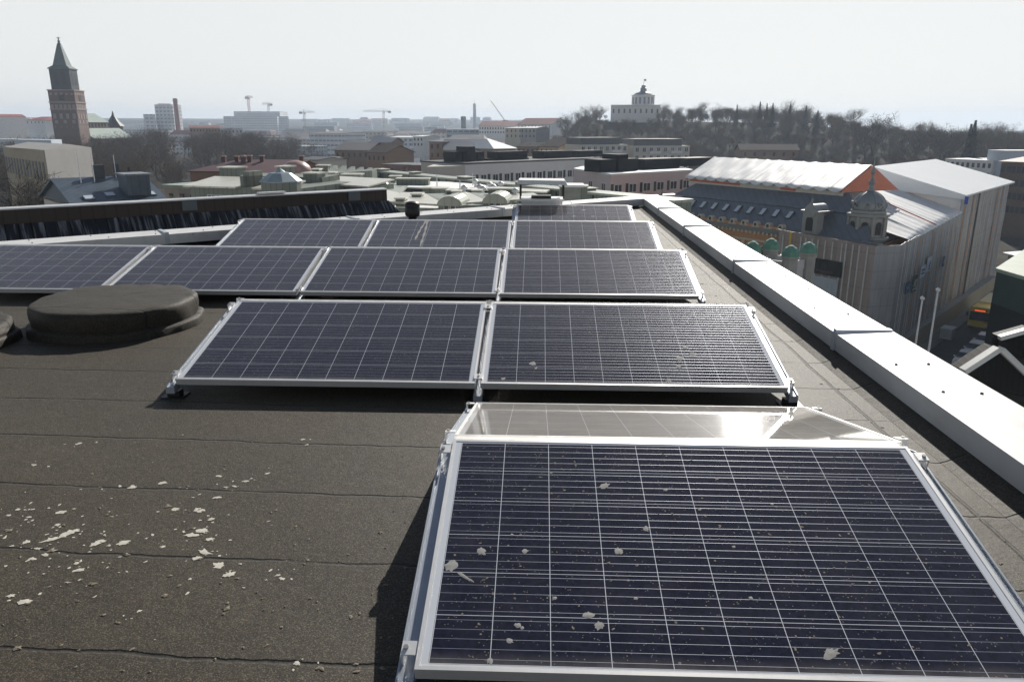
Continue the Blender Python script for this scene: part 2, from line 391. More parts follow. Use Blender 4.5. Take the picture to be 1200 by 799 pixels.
for r_, (x0, y0, n_) in enumerate(ROWS):
    for k in range(n_+1):
        side = -1 if k == 0 else (1 if k == n_ else 0)
        x = x0-.018 if k == 0 else (x0+n_*1.68-.012 if k == n_ else x0+k*1.68-.015)
        if side: x += side*.03
        where = 'left end' if k == 0 else ('right end' if k == n_ else 'joint %s' % ('between the panels' if n_ == 2 else ['', 'nearest the left end', 'in the middle' if n_ == 4 else 'nearest the right end', 'nearest the right end'][k]))
        rw = ['the nearest panel pair', 'the second row', 'the third row', 'the fourth row', 'the last panel'][r_]
        rail('tent-shaped aluminium rail with clamps at the %s of %s' % (where, rw), x+(0 if not side else -side*.022), y0, bool(RL[r_]), side)

# droppings on the panels (parts of their panel) and on the felt
def splat(mb, x, y, r, z=0, th=.0015, sd=0, stretch=1.0, ang=0.0, n=14, spiky=.5):
    rr = random.Random(sd*7+3); vs = []
    ca, sa = math.cos(ang), math.sin(ang)
    for i in range(n):
        a = 2*math.pi*i/n; k = r*(1-spiky*rr.random())*(1.0 if rr.random() > .2 else 1.35)
        px, py = math.cos(a)*k*stretch, math.sin(a)*k
        vs.append((x+px*ca-py*sa, y+px*sa+py*ca))
    mb.add([(p[0], p[1], z) for p in vs]+[(x, y, z+th)], [(i, (i+1) % n, n) for i in range(n)])
def on_panel(px, py):       # photo point -> local coordinates of the nearest panel
    n = Vector((0, -ST, CT)); o = Vector((0, 0, HB)); d = ray(px, py); k = (o-CAM).dot(n)/d.dot(n); p = CAM+d*k-o
    return p.x, p.y/CT
spots = [(529, 662, .023), (564, 645, .016), (600, 626, .006), (615, 645, .010), (708, 569, .013), (725, 645, .015), (757, 619, .011), (690, 720, .014), (702, 732, .015), (607, 732, .010), (597, 750, .010), (574, 773, .010), (974, 765, .016), (650, 700, .007), (780, 573, .008), (820, 596, .007), (860, 640, .006), (905, 590, .006), (745, 700, .006), (612, 735, .006), (880, 700, .007), (840, 560, .007)]
DROPF = mat('dropping_film', (.31, .30, .28), .85, .3, 60)
mb2 = MB()
for i, (px, py, r_) in enumerate(spots):
    x, y = on_panel(px, py)
    mb = MB(); splat(mb, x, y, r_, -.0016, .001, i, 1.0 if i not in (4, 12) else 1.5, .6, 18, .3)
    mb.build('dropping', DROPF, PANELS[(0, 0)])
x, y = on_panel(545, 675); mb = MB(); splat(mb, x, y, .006, -.0016, .0008, 91, 6.0, -.65, 16, .4); mb.build('dropping', DROPF, PANELS[(0, 0)])
for i in range(150):
    splat(mb2, rnd.uniform(.04, 1.6), rnd.uniform(.04, .95), rnd.uniform(.0015, .0042), -.0016, .0006, 200+i, rnd.uniform(1, 1.8), rnd.uniform(0, 3), 8, .4)
tag(mb2.build('dried_dirt', DROPB, PANELS[(0, 0)]), kind='stuff')
for i, (u_, v_, r_) in enumerate([(1.12, .30, .03), (1.17, .42, .018), (1.02, .5, .012), (1.2, .35, .022), (1.1, .2, .02), (.28, .22, .022), (.3, .17, .012), (1.02, .06, .02), (.12, .05, .015), (1.22, .5, .01), (.62, .6, .008)]):
    mb = MB(); splat(mb, u_, v_, r_, -.0016, .001, 40+i, 1.2, 1.1, 16, .6); mb.build('dropping', DROPF, PANELS[(1, 1)])
for k in range(2):                                   # two chalky trickles running down from one spot near the ridge
    vs = []
    for j in range(15):
        f = j/14; x = .615+(-1 if k == 0 else .55)*.075*f**.6*(1-.25*f); y = .95-(.62+.2*k)*f; wd = .011*(1+.5*math.sin(j*1.7+k))
        vs += [(x-wd, y, -.0012), (x+wd, y+.004, -.0012)]
    MB().add(vs, [(2*j, 2*j+1, 2*j+3, 2*j+2) for j in range(14)]).build('trickle_mark', DROPF, PANELS[(3, 1)])
mb = MB(); splat(mb, .615, .955, .035, -.0016, .001, 33, 1.3, 0, 14, .5); mb.build('dropping', DROPF, PANELS[(3, 1)])
for i in range(6):
    mb = MB(); splat(mb, rnd.uniform(.5, 1.2), rnd.uniform(.2, .95), rnd.uniform(.012, .03), -.0016, .001, 70+i, 1.5, .3, 12, .5); mb.build('dropping', DROPF, PANELS[(4, 0)])

mb = MB(); mbb = MB()
felt_pts = [(92, 520, 5), (40, 545, 4), (155, 571, 7), (190, 566, 6), (256, 558, 4), (288, 564, 4), (313, 555, 3), (275, 570, 4), (254, 583, 5), (233, 598, 8), (205, 597, 7), (248, 608, 5), (237, 622, 9), (225, 627, 6), (246, 632, 5), (191, 641, 4), (239, 647, 7), (231, 654, 6), (257, 662, 8), (269, 673, 8), (145, 636, 9), (112, 637, 7), (80, 625, 9), (88, 622, 5), (60, 632, 7), (68, 615, 5), (72, 600, 6), (31, 635, 6), (38, 655, 4), (45, 643, 3), (28, 705, 7), (13, 698, 4), (355, 515, 4), (326, 674, 3), (348, 777, 4), (53, 650, 4), (21, 597, 4), (38, 597, 3), (10, 604, 3), (90, 660, 4), (92, 668, 5), (330, 678, 3), (163, 716, 3), (34, 606, 3), (118, 634, 5), (74, 628, 5)]
for i, (px, py, r_) in enumerate(felt_pts):
    p = PZ(px, py, 0); splat(mb, p.x, p.y, r_*.0025, .0015, .0008, i, rnd.uniform(1, 2.0), rnd.uniform(-.5, .9), 18, .5)
    for k in range(3): splat(mb, p.x+rnd.gauss(0, .05), p.y+rnd.gauss(0, .04), rnd.uniform(.002, .007), .0015, .0008, i*5+k+400, rnd.uniform(1, 2), rnd.uniform(0, 3), 9, .6)
for i in range(70):
    p = PZ(rnd.gauss(130, 85), rnd.gauss(625, 42), 0); splat(mb, p.x, p.y, rnd.uniform(.002, .007), .0015, .0008, 900+i, rnd.uniform(1, 2.5), rnd.uniform(0, 3), 9, .6)
for i in range(130):
    p = PZ(rnd.uniform(-40, 480), rnd.uniform(500, 790), 0); splat(mbb, p.x, p.y, rnd.uniform(.002, .007), .002, .002, 1300+i, rnd.uniform(1, 2), rnd.uniform(0, 3), 8, .5)
for i, (px, py, r_) in enumerate([(108, 684, 5), (193, 698, 5), (266, 713, 6), (445, 624, 4), (196, 593, 6), (148, 650, 6), (10, 622, 8), (60, 645, 6), (220, 570, 3), (20, 760, 5)]):
    p = PZ(px, py, 0); splat(mbb, p.x, p.y, r_*.0022, .002, .003, 1600+i, 1.3, .3, 12, .6)
for i in range(40):
    p = Vector((rnd.uniform(1.75, 2.1), rnd.uniform(.4, 9), 0)); splat(mbb, p.x, p.y, rnd.uniform(.003, .012), .002, .002, 1700+i, 1.5, rnd.uniform(0, 3), 9, .6)
tag(mb.build('bird_droppings', DROP), 'white bird droppings splashed over the dark felt', 'bird droppings', kind='stuff')
tag(mbb.build('roof_litter', DROPB), 'brown crumbs and dried dirt scattered over the dark felt', 'litter', kind='stuff')

# felt covered mounds
MOUND = felt_material('worn_felt', .62)
def mound(label, c, rx, ry, h, seed, ang=.1):
    t = T('felt_mound', label, 'roof vent', (c[0], c[1], 0))
    from mathutils import noise
    def skin(prof, name, amp):
        n = 72; vs = []; 
        for r_, z in prof:
            for i in range(n):
                a = 2*math.pi*i/n; e = 2.15; ca, sa = math.cos(a), math.sin(a)
                k = (abs(ca)**e+abs(sa)**e)**(-1/e)
                p = Vector((ca*k*r_*rx, sa*k*r_*ry, z)); q_ = noise.noise(p*2.3+Vector((seed, 0, 0)))*amp+noise.noise(p*8+Vector((0, seed, 0)))*amp*.75
                p += Vector((p.x, p.y, 0)).normalized()*q_ if r_ > .01 else Vector((0, 0, 0)); p.z = max(.002, p.z+q_*.45) if z > .01 else .002
                vs.append(Matrix.Rotation(ang, 3, 'Z') @ p)
        fs = []
        for k in range(len(prof)-1): fs += [(k*n+i, k*n+(i+1) % n, (k+1)*n+(i+1) % n, (k+1)*n+i) for i in range(n)]
        fs.append(tuple(range((len(prof)-1)*n, len(prof)*n)))
        MB().add(vs, fs).build(name, MOUND, t, True)
    skin([(1.09, 0), (1.085, .045), (1.07, .06), (1.03, .066), (1.0, .07)], 'flashing', .022)
    skin([(1.02, .06), (1.035, .12), (1.03, h*.75), (1.02, h*.9), (.985, h*.98), (.93, h), (.8, h*1.01), (.6, h*1.012), (.4, h*1.015), (.2, h*1.015), (.02, h*1.015)], 'cover', .022)
    return t
mound('broad low mound wrapped in black roofing felt, right beside the second row', (-2.87, 3.86), .56, .53, .205, 3.0, .12)
mound('felt-wrapped mound at the left picture edge, partly cut off', (-3.80, 3.22), .46, .44, .15, 9.0, -.05)

# black ball vent
t = T('ball_vent', 'black ball-shaped vent cap standing before the far white parapet', 'roof vent', (-1.45, 8.98, 0))
MB().lathe([(.085, .001), (.07, .02), (.06, .05), (.06, .24)], 16).build('pipe', BLACKPL, t, True)
MB().lathe([(.075, .235), (.1, .255), (.104, .285), (.106, .3), (.106, .36), (.102, .365), (.102, .38), (.106, .385), (.102, .41), (.08, .435), (.045, .447), (.01, .449)], 20).build('cap', BLACKPL, t, True)

# white vent stack with hood on posts
t = T('vent_stack', 'white box vent stack with a flat sheet-metal hood on thin posts', 'vent stack', (.345, 10.22, 0))
MB().box(-.31, .31, -.22, .22, .001, .36).build('shaft', CAP, t)
MB().box(-.335, .335, -.245, .245, .362, .395).build('collar', mat('galvanised', (.62, .63, .63), .35, metal=.5), t)
MB().box(-.16, .14, -.12, .12, .397, .43).build('outlet', BLACKPL, t)
for sx in (-1, 1):
    for sy in (-1, 1): MB().box(sx*.325-.01, sx*.325+.01, sy*.235-.01, sy*.235+.01, .398, .62).build('post', BLACKPL, t)
hd = MB(); hd.hexa([(-.38, -.29, .615), (.38, -.29, .605), (.38, .29, .605), (-.38, .29, .615)], [(-.35, -.25, .675), (.34, -.25, .668), (.34, .25, .668), (-.35, .25, .675)])
hd.build('hood', CAP, t)

# dark sheet-metal ridge wall behind the left parapet
dk = seamed('dark_ridge_sheet', (.020, .0145, .013), .155, 'X', .5, 0, .3, .02, dark=.5)
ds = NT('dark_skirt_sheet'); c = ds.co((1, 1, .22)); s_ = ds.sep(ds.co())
st = ds.ramp(ds.noise(ds.co((14, 1, 1.2)), 1.0, 5), (.5, 0), (.66, 1))  # pale streaks put the highlights of the dark strips into the colour
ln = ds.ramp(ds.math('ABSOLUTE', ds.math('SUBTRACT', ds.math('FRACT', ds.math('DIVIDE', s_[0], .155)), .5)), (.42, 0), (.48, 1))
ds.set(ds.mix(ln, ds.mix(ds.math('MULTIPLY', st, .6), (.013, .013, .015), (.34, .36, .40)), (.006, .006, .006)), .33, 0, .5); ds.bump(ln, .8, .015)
p0, p1 = Vector((-2.42, 12.13, 0)), Vector((-15.0, 12.13-12.58*.83, 0)); dr = (p0-p1).normalized(); ang = math.atan2(dr.y, dr.x); L = (p0-p1).length
t = T('sheet_metal_ridge', 'black sheet-metal roof ridge with white-edged coping behind the left parapet', 'roof ridge', p1); t.rotation_euler = (0, 0, ang)
MB().hexa([(0, 0, -.9), (L, 0, -.9), (L, .9, -.9), (0, .9, -.9)], [(0, 0, .35), (L, 0, .35), (L, .13, .35), (0, .13, .35)]).build('ridge_wall', dk, t)
MB().hexa([(0, -.62, -.55), (L+.45, -.62, -.55), (L+.05, -.003, .13), (0, -.003, .13)], [(0, -.6, -.53), (L+.46, -.6, -.53), (L+.03, -.003, .16), (0, -.003, .16)]).build('skirt', ds.m, t)
MB().hexa([(0, -.03, .352), (L+.02, -.03, .352), (L+.02, .15, .352), (0, .15, .352)], [(0, -.02, .37), (L+.01, -.02, .37), (L+.01, .14, .38), (0, .14, .38)]).build('coping', mat('zinc_coping', (.62, .62, .6), .4, metal=.3), t)
for xx in (L-.65, L-3.4, L-8.1):
    MB().box(xx-.11, xx+.11, -.028, -.003, .2, .345).build('flap', mat('blue_grey_flap', (.07, .09, .11), .5), t)
MB().box(L-2.3, L-1.85, .02, .13, .385, .41).build('vent_plate', mat('zinc_coping', (.62, .62, .6), .4), t)

# ================================================================== THE CITY BELOW
GZ = -25.0
def sstep(a, b, x):
    t = min(1, max(0, (x-a)/(b-a))); return t*t*(3-2*t)
def gh(x, y):
    d = math.hypot(x-CAM.x, y-CAM.y); az = math.degrees(math.atan2(x-CAM.x, y-CAM.y))
    z = GZ+56*sstep(800, 3900, d)*(1-.85*sstep(9, 17, az))
    A = sstep(-.5, 4, az)*(1-.42*sstep(17, 26, az))
    dc = 520-70*sstep(14, 32, az)
    z += A*29*math.exp(-((d-dc)/(105 if d < dc else 170))**2)
    z += 9*math.exp(-((az+24)/11)**2)*math.exp(-((d-480)/130)**2)
    if d > 250: z += 1.2*math.sin(x*.013+1)*math.cos(y*.011)
    return z
def W(mb, name, m, t, smooth=False):
    return mb.build(name, m, t, smooth, -t.location if t.parent is None else -t.parent.location-t.location)
def WP(mb, name, m, part, root, smooth=False):      # sub-part in world coordinates under a part that already sits at -root
    return mb.build(name, m, part, smooth)
# terrain sheet
rings = [18, 40, 70, 100, 140, 180, 220, 260, 300, 340, 380, 420, 460, 500, 540, 580, 640, 720, 820, 1000, 1300, 1700, 2200, 2800, 3400, 4000, 4600]
na = 121; vs = []; fs = []
for d in rings:
    for i in range(na):
        a = R(-75+150*i/(na-1)); x, y = CAM.x+math.sin(a)*d, CAM.y+math.cos(a)*d; vs.append((x, y, gh(x, y)))
for k in range(len(rings)-1):
    fs += [(k*na+i, (k+1)*na+i, (k+1)*na+i+1, k*na+i+1) for i in range(na-1)]
tg = NT('city_ground'); c = tg.co()
nz1 = tg.ramp(tg.noise(c, .012, 6), (.38, 0), (.62, 1)); nz2 = tg.ramp(tg.noise(c, .09, 5), (.35, 0), (.7, 1))
tg.set(tg.mix(nz2, tg.mix(nz1, (.045, .038, .028), (.07, .066, .058)), (.036, .032, .025)), .95, 0, .04)
tag(MB().add(vs, [tuple(reversed(f)) for f in fs]).build('ground', tg.m, None, True), kind='structure')

GLASS = mat('window_glass', (.03, .035, .045), .12, .3, .8, spec=.6)
WHITE = mat('white_render', (.68, .67, .65), .75, .06, .4)
WFR = mat('white_window_frame', (.62, .61, .58), .6, .05)
def windows(t, a, b, n, z0, z1, wd, m=GLASS, frame=WFR, pane=True, skip=(), margin=0, dep=.08):
    """n windows along the wall a->b of thing t (outer side on the right hand)"""
    a, b = Vector((a[0], a[1], 0)), Vector((b[0], b[1], 0)); d = (b-a).normalized(); L = (b-a).length-2*margin; nn_ = Vector((d.y, -d.x, 0))
    f0 = None
    for i in range(n):
        if i in skip: continue
        c = a+d*(margin+(i+.5)*L/n)
        if f0 is None:
            mb = MB(); x = wd/2; r_ = Matrix(((d.x, -nn_.x, 0), (d.y, -nn_.y, 0), (0, 0, 1)))
            q = lambda X, Y, Z: r_ @ Vector((X, Y, Z))
            k = max(.06, wd*.07)
            for (xa, xb, za, zb) in ((-x, x, z0, z0+k), (-x, x, z1-k, z1), (-x, -x+k, z0+k, z1-k), (x-k, x, z0+k, z1-k), (-k*.4, k*.4, z0+k, z1-k)):
                mb.hexa([q(xa, .04, za), q(xa, -dep, za), q(xb, -dep, za), q(xb, .04, za)][::-1], [q(xa, .04, zb), q(xa, -dep, zb), q(xb, -dep, zb), q(xb, .04, zb)][::-1])
            f0 = mb.build('window', frame, t)
            if pane:
                pm = MB(); e = dep*.45
                pm.hexa([q(-x+k, -e, z0+k), q(x-k, -e, z0+k), q(x-k, -e+.012, z0+k), q(-x+k, -e+.012, z0+k)], [q(-x+k, -e, z1-k), q(x-k, -e, z1-k), q(x-k, -e+.012, z1-k), q(-x+k, -e+.012, z1-k)])
                pm.build('pane', m, f0)
            o = f0
        else: o = dup(f0, t)
        o.location = c-t.location
def flat_windows(t, a, b, n, z0, z1, wd, m=GLASS, margin=0, name='window'):
    """plain dark openings for walls too far to show frames"""
    a, b = Vector((a[0], a[1], 0)), Vector((b[0], b[1], 0)); d = (b-a).normalized(); L = (b-a).length-2*margin; nn_ = Vector((d.y, -d.x, 0)); o0 = None
    for i in range(n):
        c = a+d*(margin+(i+.5)*L/n)
        if o0 is None:
            o0 = MB().obox((0, 0, (z0+z1)/2), d, -nn_, (0, 0, 1), wd/2, .06, (z1-z0)/2).build(name, m, t); o = o0
        else: o = dup(o0, t)
        o.location = c-t.location
def foot(Lp, Rp, depth, skew=0):
    Lp, Rp = Vector((Lp[0], Lp[1])), Vector((Rp[0], Rp[1])); d = (Rp-Lp).normalized(); n = Vector((-d.y, d.x))
    s_ = d*skew
    return [Lp, Rp, Rp+n*depth+s_, Lp+n*depth+s_]
def block(name, label, cat, q, z1, wm, rm=None, z0=None, group=None, par=.35, over=.15):
    z0 = GZ-.3 if z0 is None else z0
    t = T(name, label, cat, (q[0][0], q[0][1], z0), group)
    W(MB().prism(q, z0, z1), 'wall', wm, t)
    if rm:
        c = sum((Vector((p[0], p[1])) for p in q), Vector((0, 0)))/len(q)
        qo = [c+(Vector((p[0], p[1]))-c)*(1+over*2/max(1, (Vector((p[0], p[1]))-c).length)) for p in q]
        W(MB().prism(qo, z1+.003, z1+par), 'roof', rm, t)
    return t
def gable(t, q, ze, zr, rm, gm=None, over=.4, hip=0, name='roof', th=.18):
    """pitched roof over the quad q, ridge parallel to q0->q1; hip pulls the ridge ends in"""
    q = [Vector((p[0], p[1], 0)) for p in q]; m0, m1 = (q[0]+q[3])/2, (q[1]+q[2])/2; d = (m1-m0).normalized()
    e = (q[3]-q[0]).normalized()
    a, b, c_, d_ = q[0]-d*over-e*over, q[1]+d*over-e*over, q[2]+d*over+e*over, q[3]-d*over+e*over
    r0, r1 = m0-d*over+d*hip, m1+d*over-d*hip
    up = lambda p, z: V2(p, z)
    vs = [up(a, ze), up(b, ze), up(c_, ze), up(d_, ze), up(r0, zr), up(r1, zr)]; vs += [v+Vector((0, 0, -th)) for v in vs]
    fs = [(0, 1, 5, 4), (2, 3, 4, 5), (6, 10, 11, 7), (8, 11, 10, 9), (0, 6, 7, 1), (2, 8, 9, 3)]
    if hip: fs += [(1, 2, 5), (3, 0, 4), (1, 7, 8, 2), (3, 9, 6, 0), (7, 11, 8), (9, 10, 6)]
    else: fs += [(1, 7, 11, 5), (5, 11, 8, 2), (3, 9, 10, 4), (4, 10, 6, 0)]
    o = W(MB().add(vs, fs), name, rm, t)
    if gm and not hip:
        for A, B, Rr in ((q[0], q[3], m0), (q[1], q[2], m1)):
            W(MB().add([up(A, ze-.4), up(B, ze-.4), up(B, ze-.05), up(Rr, zr-th-.05), up(A, ze-.05)], [(0, 1, 2, 3, 4)]), 'gable_wall', gm, t)
    return o

ZINC = seamed('grey_zinc_roof', (.20, .215, .24), .6, 'X', .38, .15, .15, .03)
BLUEZ = seamed('blue_grey_roof', (.085, .11, .135), .55, 'X', .42, .1, .18, .03)
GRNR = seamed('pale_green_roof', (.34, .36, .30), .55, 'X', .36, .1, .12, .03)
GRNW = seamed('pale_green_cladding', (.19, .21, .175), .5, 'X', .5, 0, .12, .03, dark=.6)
GRNGLARE = seamed('sun_glare_green_roof', (.60, .58, .49), .5, 'Y', .3, .1, .1, .03)  # green sheet roof with sun glare put into its cream colour
BLKBOX = seamed('black_box_cladding', (.010, .012, .014), .45, 'X', .6, 0, .25, .02, spec=.1)
CREAM = mat('cream_render', (.52, .49, .43), .8, .08, .3)
PINK = mat('pink_render', (.60, .50, .48), .8, .06, .3)
BRICK = mat('brown_brick', (.23, .14, .09), .85, .2, .8)
DKRED = mat('maroon_sheet', (.085, .035, .036), .6, .2, .5, metal=.0)
SNOWW = mat('white_membrane', (.72, .72, .70), .6, .06, .4)
ASPH = mat('asphalt', (.05, .05, .053), .9, .2, .6)
STONE = mat('grey_stone', (.3, .29, .27), .8, .15, .8)

# ------------------------------------------------------------------ long white apartment block with black roof boxes
q = foot(D(545, 193, 172), D(706, 188, 205), 16)
za = D(545, 193, 172).z; zb = za
t = block('apartment_block', 'long white block with a strip of windows and black boxes lined up on its roof', 'building', q, za, WHITE, mat('bitumen_roof', (.06, .06, .065), .8))
a, b = q[0], q[1]
windows(t, a, b, 13, za-4.1, za-2.35, 1.7, dep=.1); windows(t, a, b, 13, za-7.4, za-5.6, 1.7, dep=.1)
dkp = mat('dark_panel', (.02, .022, .026), .5)
flat_windows(t, Vector(a)+(Vector(b)-Vector(a))*.035, Vector(b)+(Vector(b)-Vector(a))*.035, 13, za-4.15, za-2.3, .75, dkp, name='dark_panel')
for i in range(10): pass
lq = [D(500, 193, 168), D(545, 193, 172)]
q2 = [lq[0], q[0], q[3], Vector((lq[0].x, lq[0].y+16))]
q2[1] = Vector((q[0][0]-.01, q[0][1]))
W(MB().prism(q2, GZ-.3, za-.25), 'side_wing', CREAM, t)
windows(t, lq[0], lq[1], 2, za-4.2, za-2.4, 1.9, skip=(0,))
dk_ = lambda k, w_, dd: (k, w_, dd)
dv = (Vector(q[1])-Vector(q[0])).normalized(); dn = Vector((-dv.y, dv.x))
def roofbox(px0, px1, pyt, base, extra=None, back=5.0, t=t, q=q, dv=dv, dn=dn, m=BLKBOX):
    def hit(px):
        d = ray(px, 190); az = Vector((d.x, d.y)); o = Vector((q[0][0], q[0][1]))+dn*back; c0 = Vector((CAM.x, CAM.y))
        # intersect c0+az*s with o+dv*u
        det = az.x*(-dv.y)+dv.x*az.y; w_ = o-c0; s = (w_.x*(-dv.y)+dv.x*w_.y)/det
        return c0+az*s
    A, B = hit(px0), hit(px1); zt = D((px0+px1)/2, pyt, ((A+B)/2-Vector((CAM.x, CAM.y))).length).z
    W(MB().prism([A, B, B+dn*4, A+dn*4], base+.36, zt), 'roof_box', m, t)
for px0, px1, pyt in ((533, 541, 178), (543.5, 557, 178), (548, 557, 172), (560.5, 567.5, 178), (571, 577, 186), (584, 618, 177.5), (618, 620, 185), (637, 670, 177), (677, 706, 176.5)):
    roofbox(px0, px1, pyt, za, back=5 if px0 != 548 else 4.2)
# ------------------------------------------------------------------ pink office block
zp = D(716, 206, 133).z
Lq, Cq, Rq = D(672, 202, 150), D(716, 206, 133), D(812, 204, 150)
q = [Cq, Rq, Vector((Rq.x-3, Rq.y+22)), Vector((Lq.x+2, Lq.y+8)), Lq]
t = T('office_block', 'pale pink block with ribbon windows and black roof boxes, left of the wrapped building', 'building', (Cq.x, Cq.y, GZ-.3))
W(MB().prism(q, GZ-.3, zp), 'wall', PINK, t)
W(MB().prism([Vector(p[:2])*1.0 for p in q], zp+.003, zp+.3), 'roof', SNOWW, t)
windows(t, Cq, Rq, 6, zp-3.1, zp-1.5, 2.0); windows(t, Cq, Rq, 6, zp-6.4, zp-4.8, 2.0); windows(t, Cq, Rq, 6, zp-9.7, zp-8.1, 2.0)
d_ = (Rq-Cq); flat_windows(t, Cq-d_*.066, Rq-d_*.066, 6, zp-3.15, zp-1.45, .6, dkp, name='dark_panel'); flat_windows(t, Cq-d_*.066, Rq-d_*.066, 6, zp-6.45, zp-4.75, .6, dkp, name='dark_panel')
windows(t, Lq, Cq, 3, zp-3.0, zp-1.4, 1.9, skip=(0,)); windows(t, Lq, Cq, 3, zp-6.3, zp-4.7, 1.9)
dv2 = (Vector(Rq[:2])-Vector(Cq[:2])).normalized(); dn2 = Vector((-dv2.y, dv2.x))
for px0, px1, pyt, bk in ((704, 748, 186.5, 4), (725, 736, 181, 3.5), (756, 797, 186, 5), (797, 803, 196, 4.4), (805, 836, 185, 8)):
    roofbox(px0, px1, pyt, zp-.06, back=bk, t=t, q=[Cq, Rq], dv=dv2, dn=dn2)
pc = D(719, 204, 141); W(MB().tube((pc.x, pc.y, zp+.31), (pc.x, pc.y, zp+2.2), .35, .35, 10), 'flue', SNOWW, t)
pc = D(724, 204, 141); W(MB().tube((pc.x, pc.y, zp+.31), (pc.x, pc.y, zp+1.0), .5, .3, 10), 'fan', mat('galvanised', (.62, .63, .63), .35), t)

# ------------------------------------------------------------------ the block with the wrapped building (own frame: s along the square, b back from it)
A0 = Vector((19.5, 113.0)); U = Vector((.56, -.83)).normalized(); N = Vector((.83, .56)).normalized()
def F(s, b, z): p = A0+U*s+N*b; return Vector((p.x, p.y, z))
Bc = Vector((38.5, 85.0)); Vv = Vector((17.5, 21.4)).normalized(); Vn = Vector((-Vv.y, Vv.x))
def S(s, b, z): p = Bc+Vv*s+Vn*b; return Vector((p.x, p.y, z))     # street side frame: s along the street, b back into the block
ORNG = mat('ochre_render', (.52, .27, .13), .8, .1, .4); PILA = mat('cream_trim', (.6, .52, .4), .8, .08)
t = T('corner_palace', 'old ochre palace with grey mansard roof, round dormers and corner dome, partly wrapped', 'building', F(0, 0, GZ-.3))
W(MB().prism([F(-2, 0, 0), F(33.3, .2, 0), S(16, .6, 0), F(22, 16, 0), F(-2, 16, 0)], GZ-.3, -11.6), 'wall', ORNG, t)
W(MB().prism([F(-1.8, .4, 0), F(33.1, .6, 0), S(16, .9, 0), F(22, 15.8, 0), F(-1.8, 15.8, 0)], -11.597, -11.45), 'roof_deck', mat('dark_deck', (.07, .07, .075), .8), t)
W(MB().hexa([F(-2.6, -.75, -11.6), F(34, -.55, -11.6), F(34, .4, -11.6), F(-2.6, .4, -11.6)], [F(-2.6, -.95, -11.1), F(34, -.75, -11.1), F(34, .4, -11.1), F(-2.6, .4, -11.1)]), 'cornice', mat('zinc_gutter', (.24, .24, .24), .6), t)
# mansard: steep lower and flatter upper slopes
mz = MB(); 
for (b0, z0, b1, z1) in ((.2, -11.09, 3.0, -8.55), (2.9, -8.5, 5.3, -6.5)):
    e0, e1 = (32.6, 29.5) if b0 < 1 else (29.0, 25.5)
    mz.hexa([F(-2.3, b0, z0), F(e0, b0, z0), F(e1, b1+.6, z0), F(-2.3, b1+.6, z0)], [F(-1.6+b1*.4, b1, z1), F(e1+.3, b1, z1), F(e1, b1+.6, z1), F(-1.6+b1*.4, b1+.6, z1)])
W(mz, 'mansard_roof', seamed('mansard_zinc', (.155, .17, .19), .62, 'X', .4, .2, .15, .03), t)
sky_m = mat('skylight_pane', (.55, .6, .66), .2, .1, 1)
for i in range(10):
    s = .6+i*2.15; c = F(s, 1.95, -9.44); nn_ = Vector((-N.x*.67, -N.y*.67, .74)); ax = Vector((N.x*.74, N.y*.74, .67)).normalized()
    so = Vector((U.x, U.y, 0)); cc = c+nn_*.12
    k = W(MB().obox(cc, so, ax, nn_.normalized(), .36, .62, .08), 'skylight', mat('skylight_frame', (.1, .11, .12), .5), t)
    WP(MB().obox(cc+nn_*.085, so, ax, nn_.normalized(), .29, .55, .012), 'pane', sky_m, k, t)
# round dormers on the eave
for i in range(12):
    s = -1.2+i*1.98; c = F(s, -.35, -10.72); so = Vector((U.x, U.y, 0)); bo = Vector((N.x, N.y, 0))
    mb = MB(); mb.tube(c-bo*.2, c+bo*.5, .38, .38, 14); mb.obox(c+Vector((0, 0, -.3)), so, bo, (0, 0, 1), .6, .2, .12)
    k = W(mb, 'round_dormer', PILA, t)
    WP(MB().tube(c-bo*.23, c-bo*.205, .22, .22, 12), 'pane', GLASS, k, t)
W(MB().hexa([F(-2.6, -.5, -11.09), F(21, -.5, -11.09), F(21, -.2, -11.09), F(-2.6, -.2, -11.09)], [F(-2.6, -.5, -10.75), F(21, -.5, -10.75), F(21, -.2, -10.75), F(-2.6, -.2, -10.75)]), 'attic_band', ORNG, t)
# frieze brackets, string courses, pilasters, windows
for i in range(34):
    s = -1.9+i*.69; k = MB().obox(F(s, -.42, -11.78), (U.x, U.y, 0), (N.x, N.y, 0), (0, 0, 1), .13, .3, .16); W(k, 'bracket', PILA, t)
W(MB().hexa([F(-2.1, -.18, -13.0), F(21.5, -.1, -13.0), F(21.5, .02, -13.0), F(-2.1, .02, -13.0)], [F(-2.1, -.2, -12.75), F(21.5, -.12, -12.75), F(21.5, .02, -12.75), F(-2.1, .02, -12.75)]), 'string_course', PILA, t)
for i in range(12):
    s = -1.4+i*1.98; W(MB().obox(F(s, -.08, -15.3), (U.x, U.y, 0), (N.x, N.y, 0), (0, 0, 1), .2, .09, 2.25), 'pilaster', PILA, t)
windows(t, F(-1.4, 0, 0), F(20.4, 0.05, 0), 11, -15.6, -13.5, 1.1, dep=.06); windows(t, F(-1.4, 0, 0), F(20.4, .05, 0), 11, -19.6, -17.2, 1.1, dep=.06)
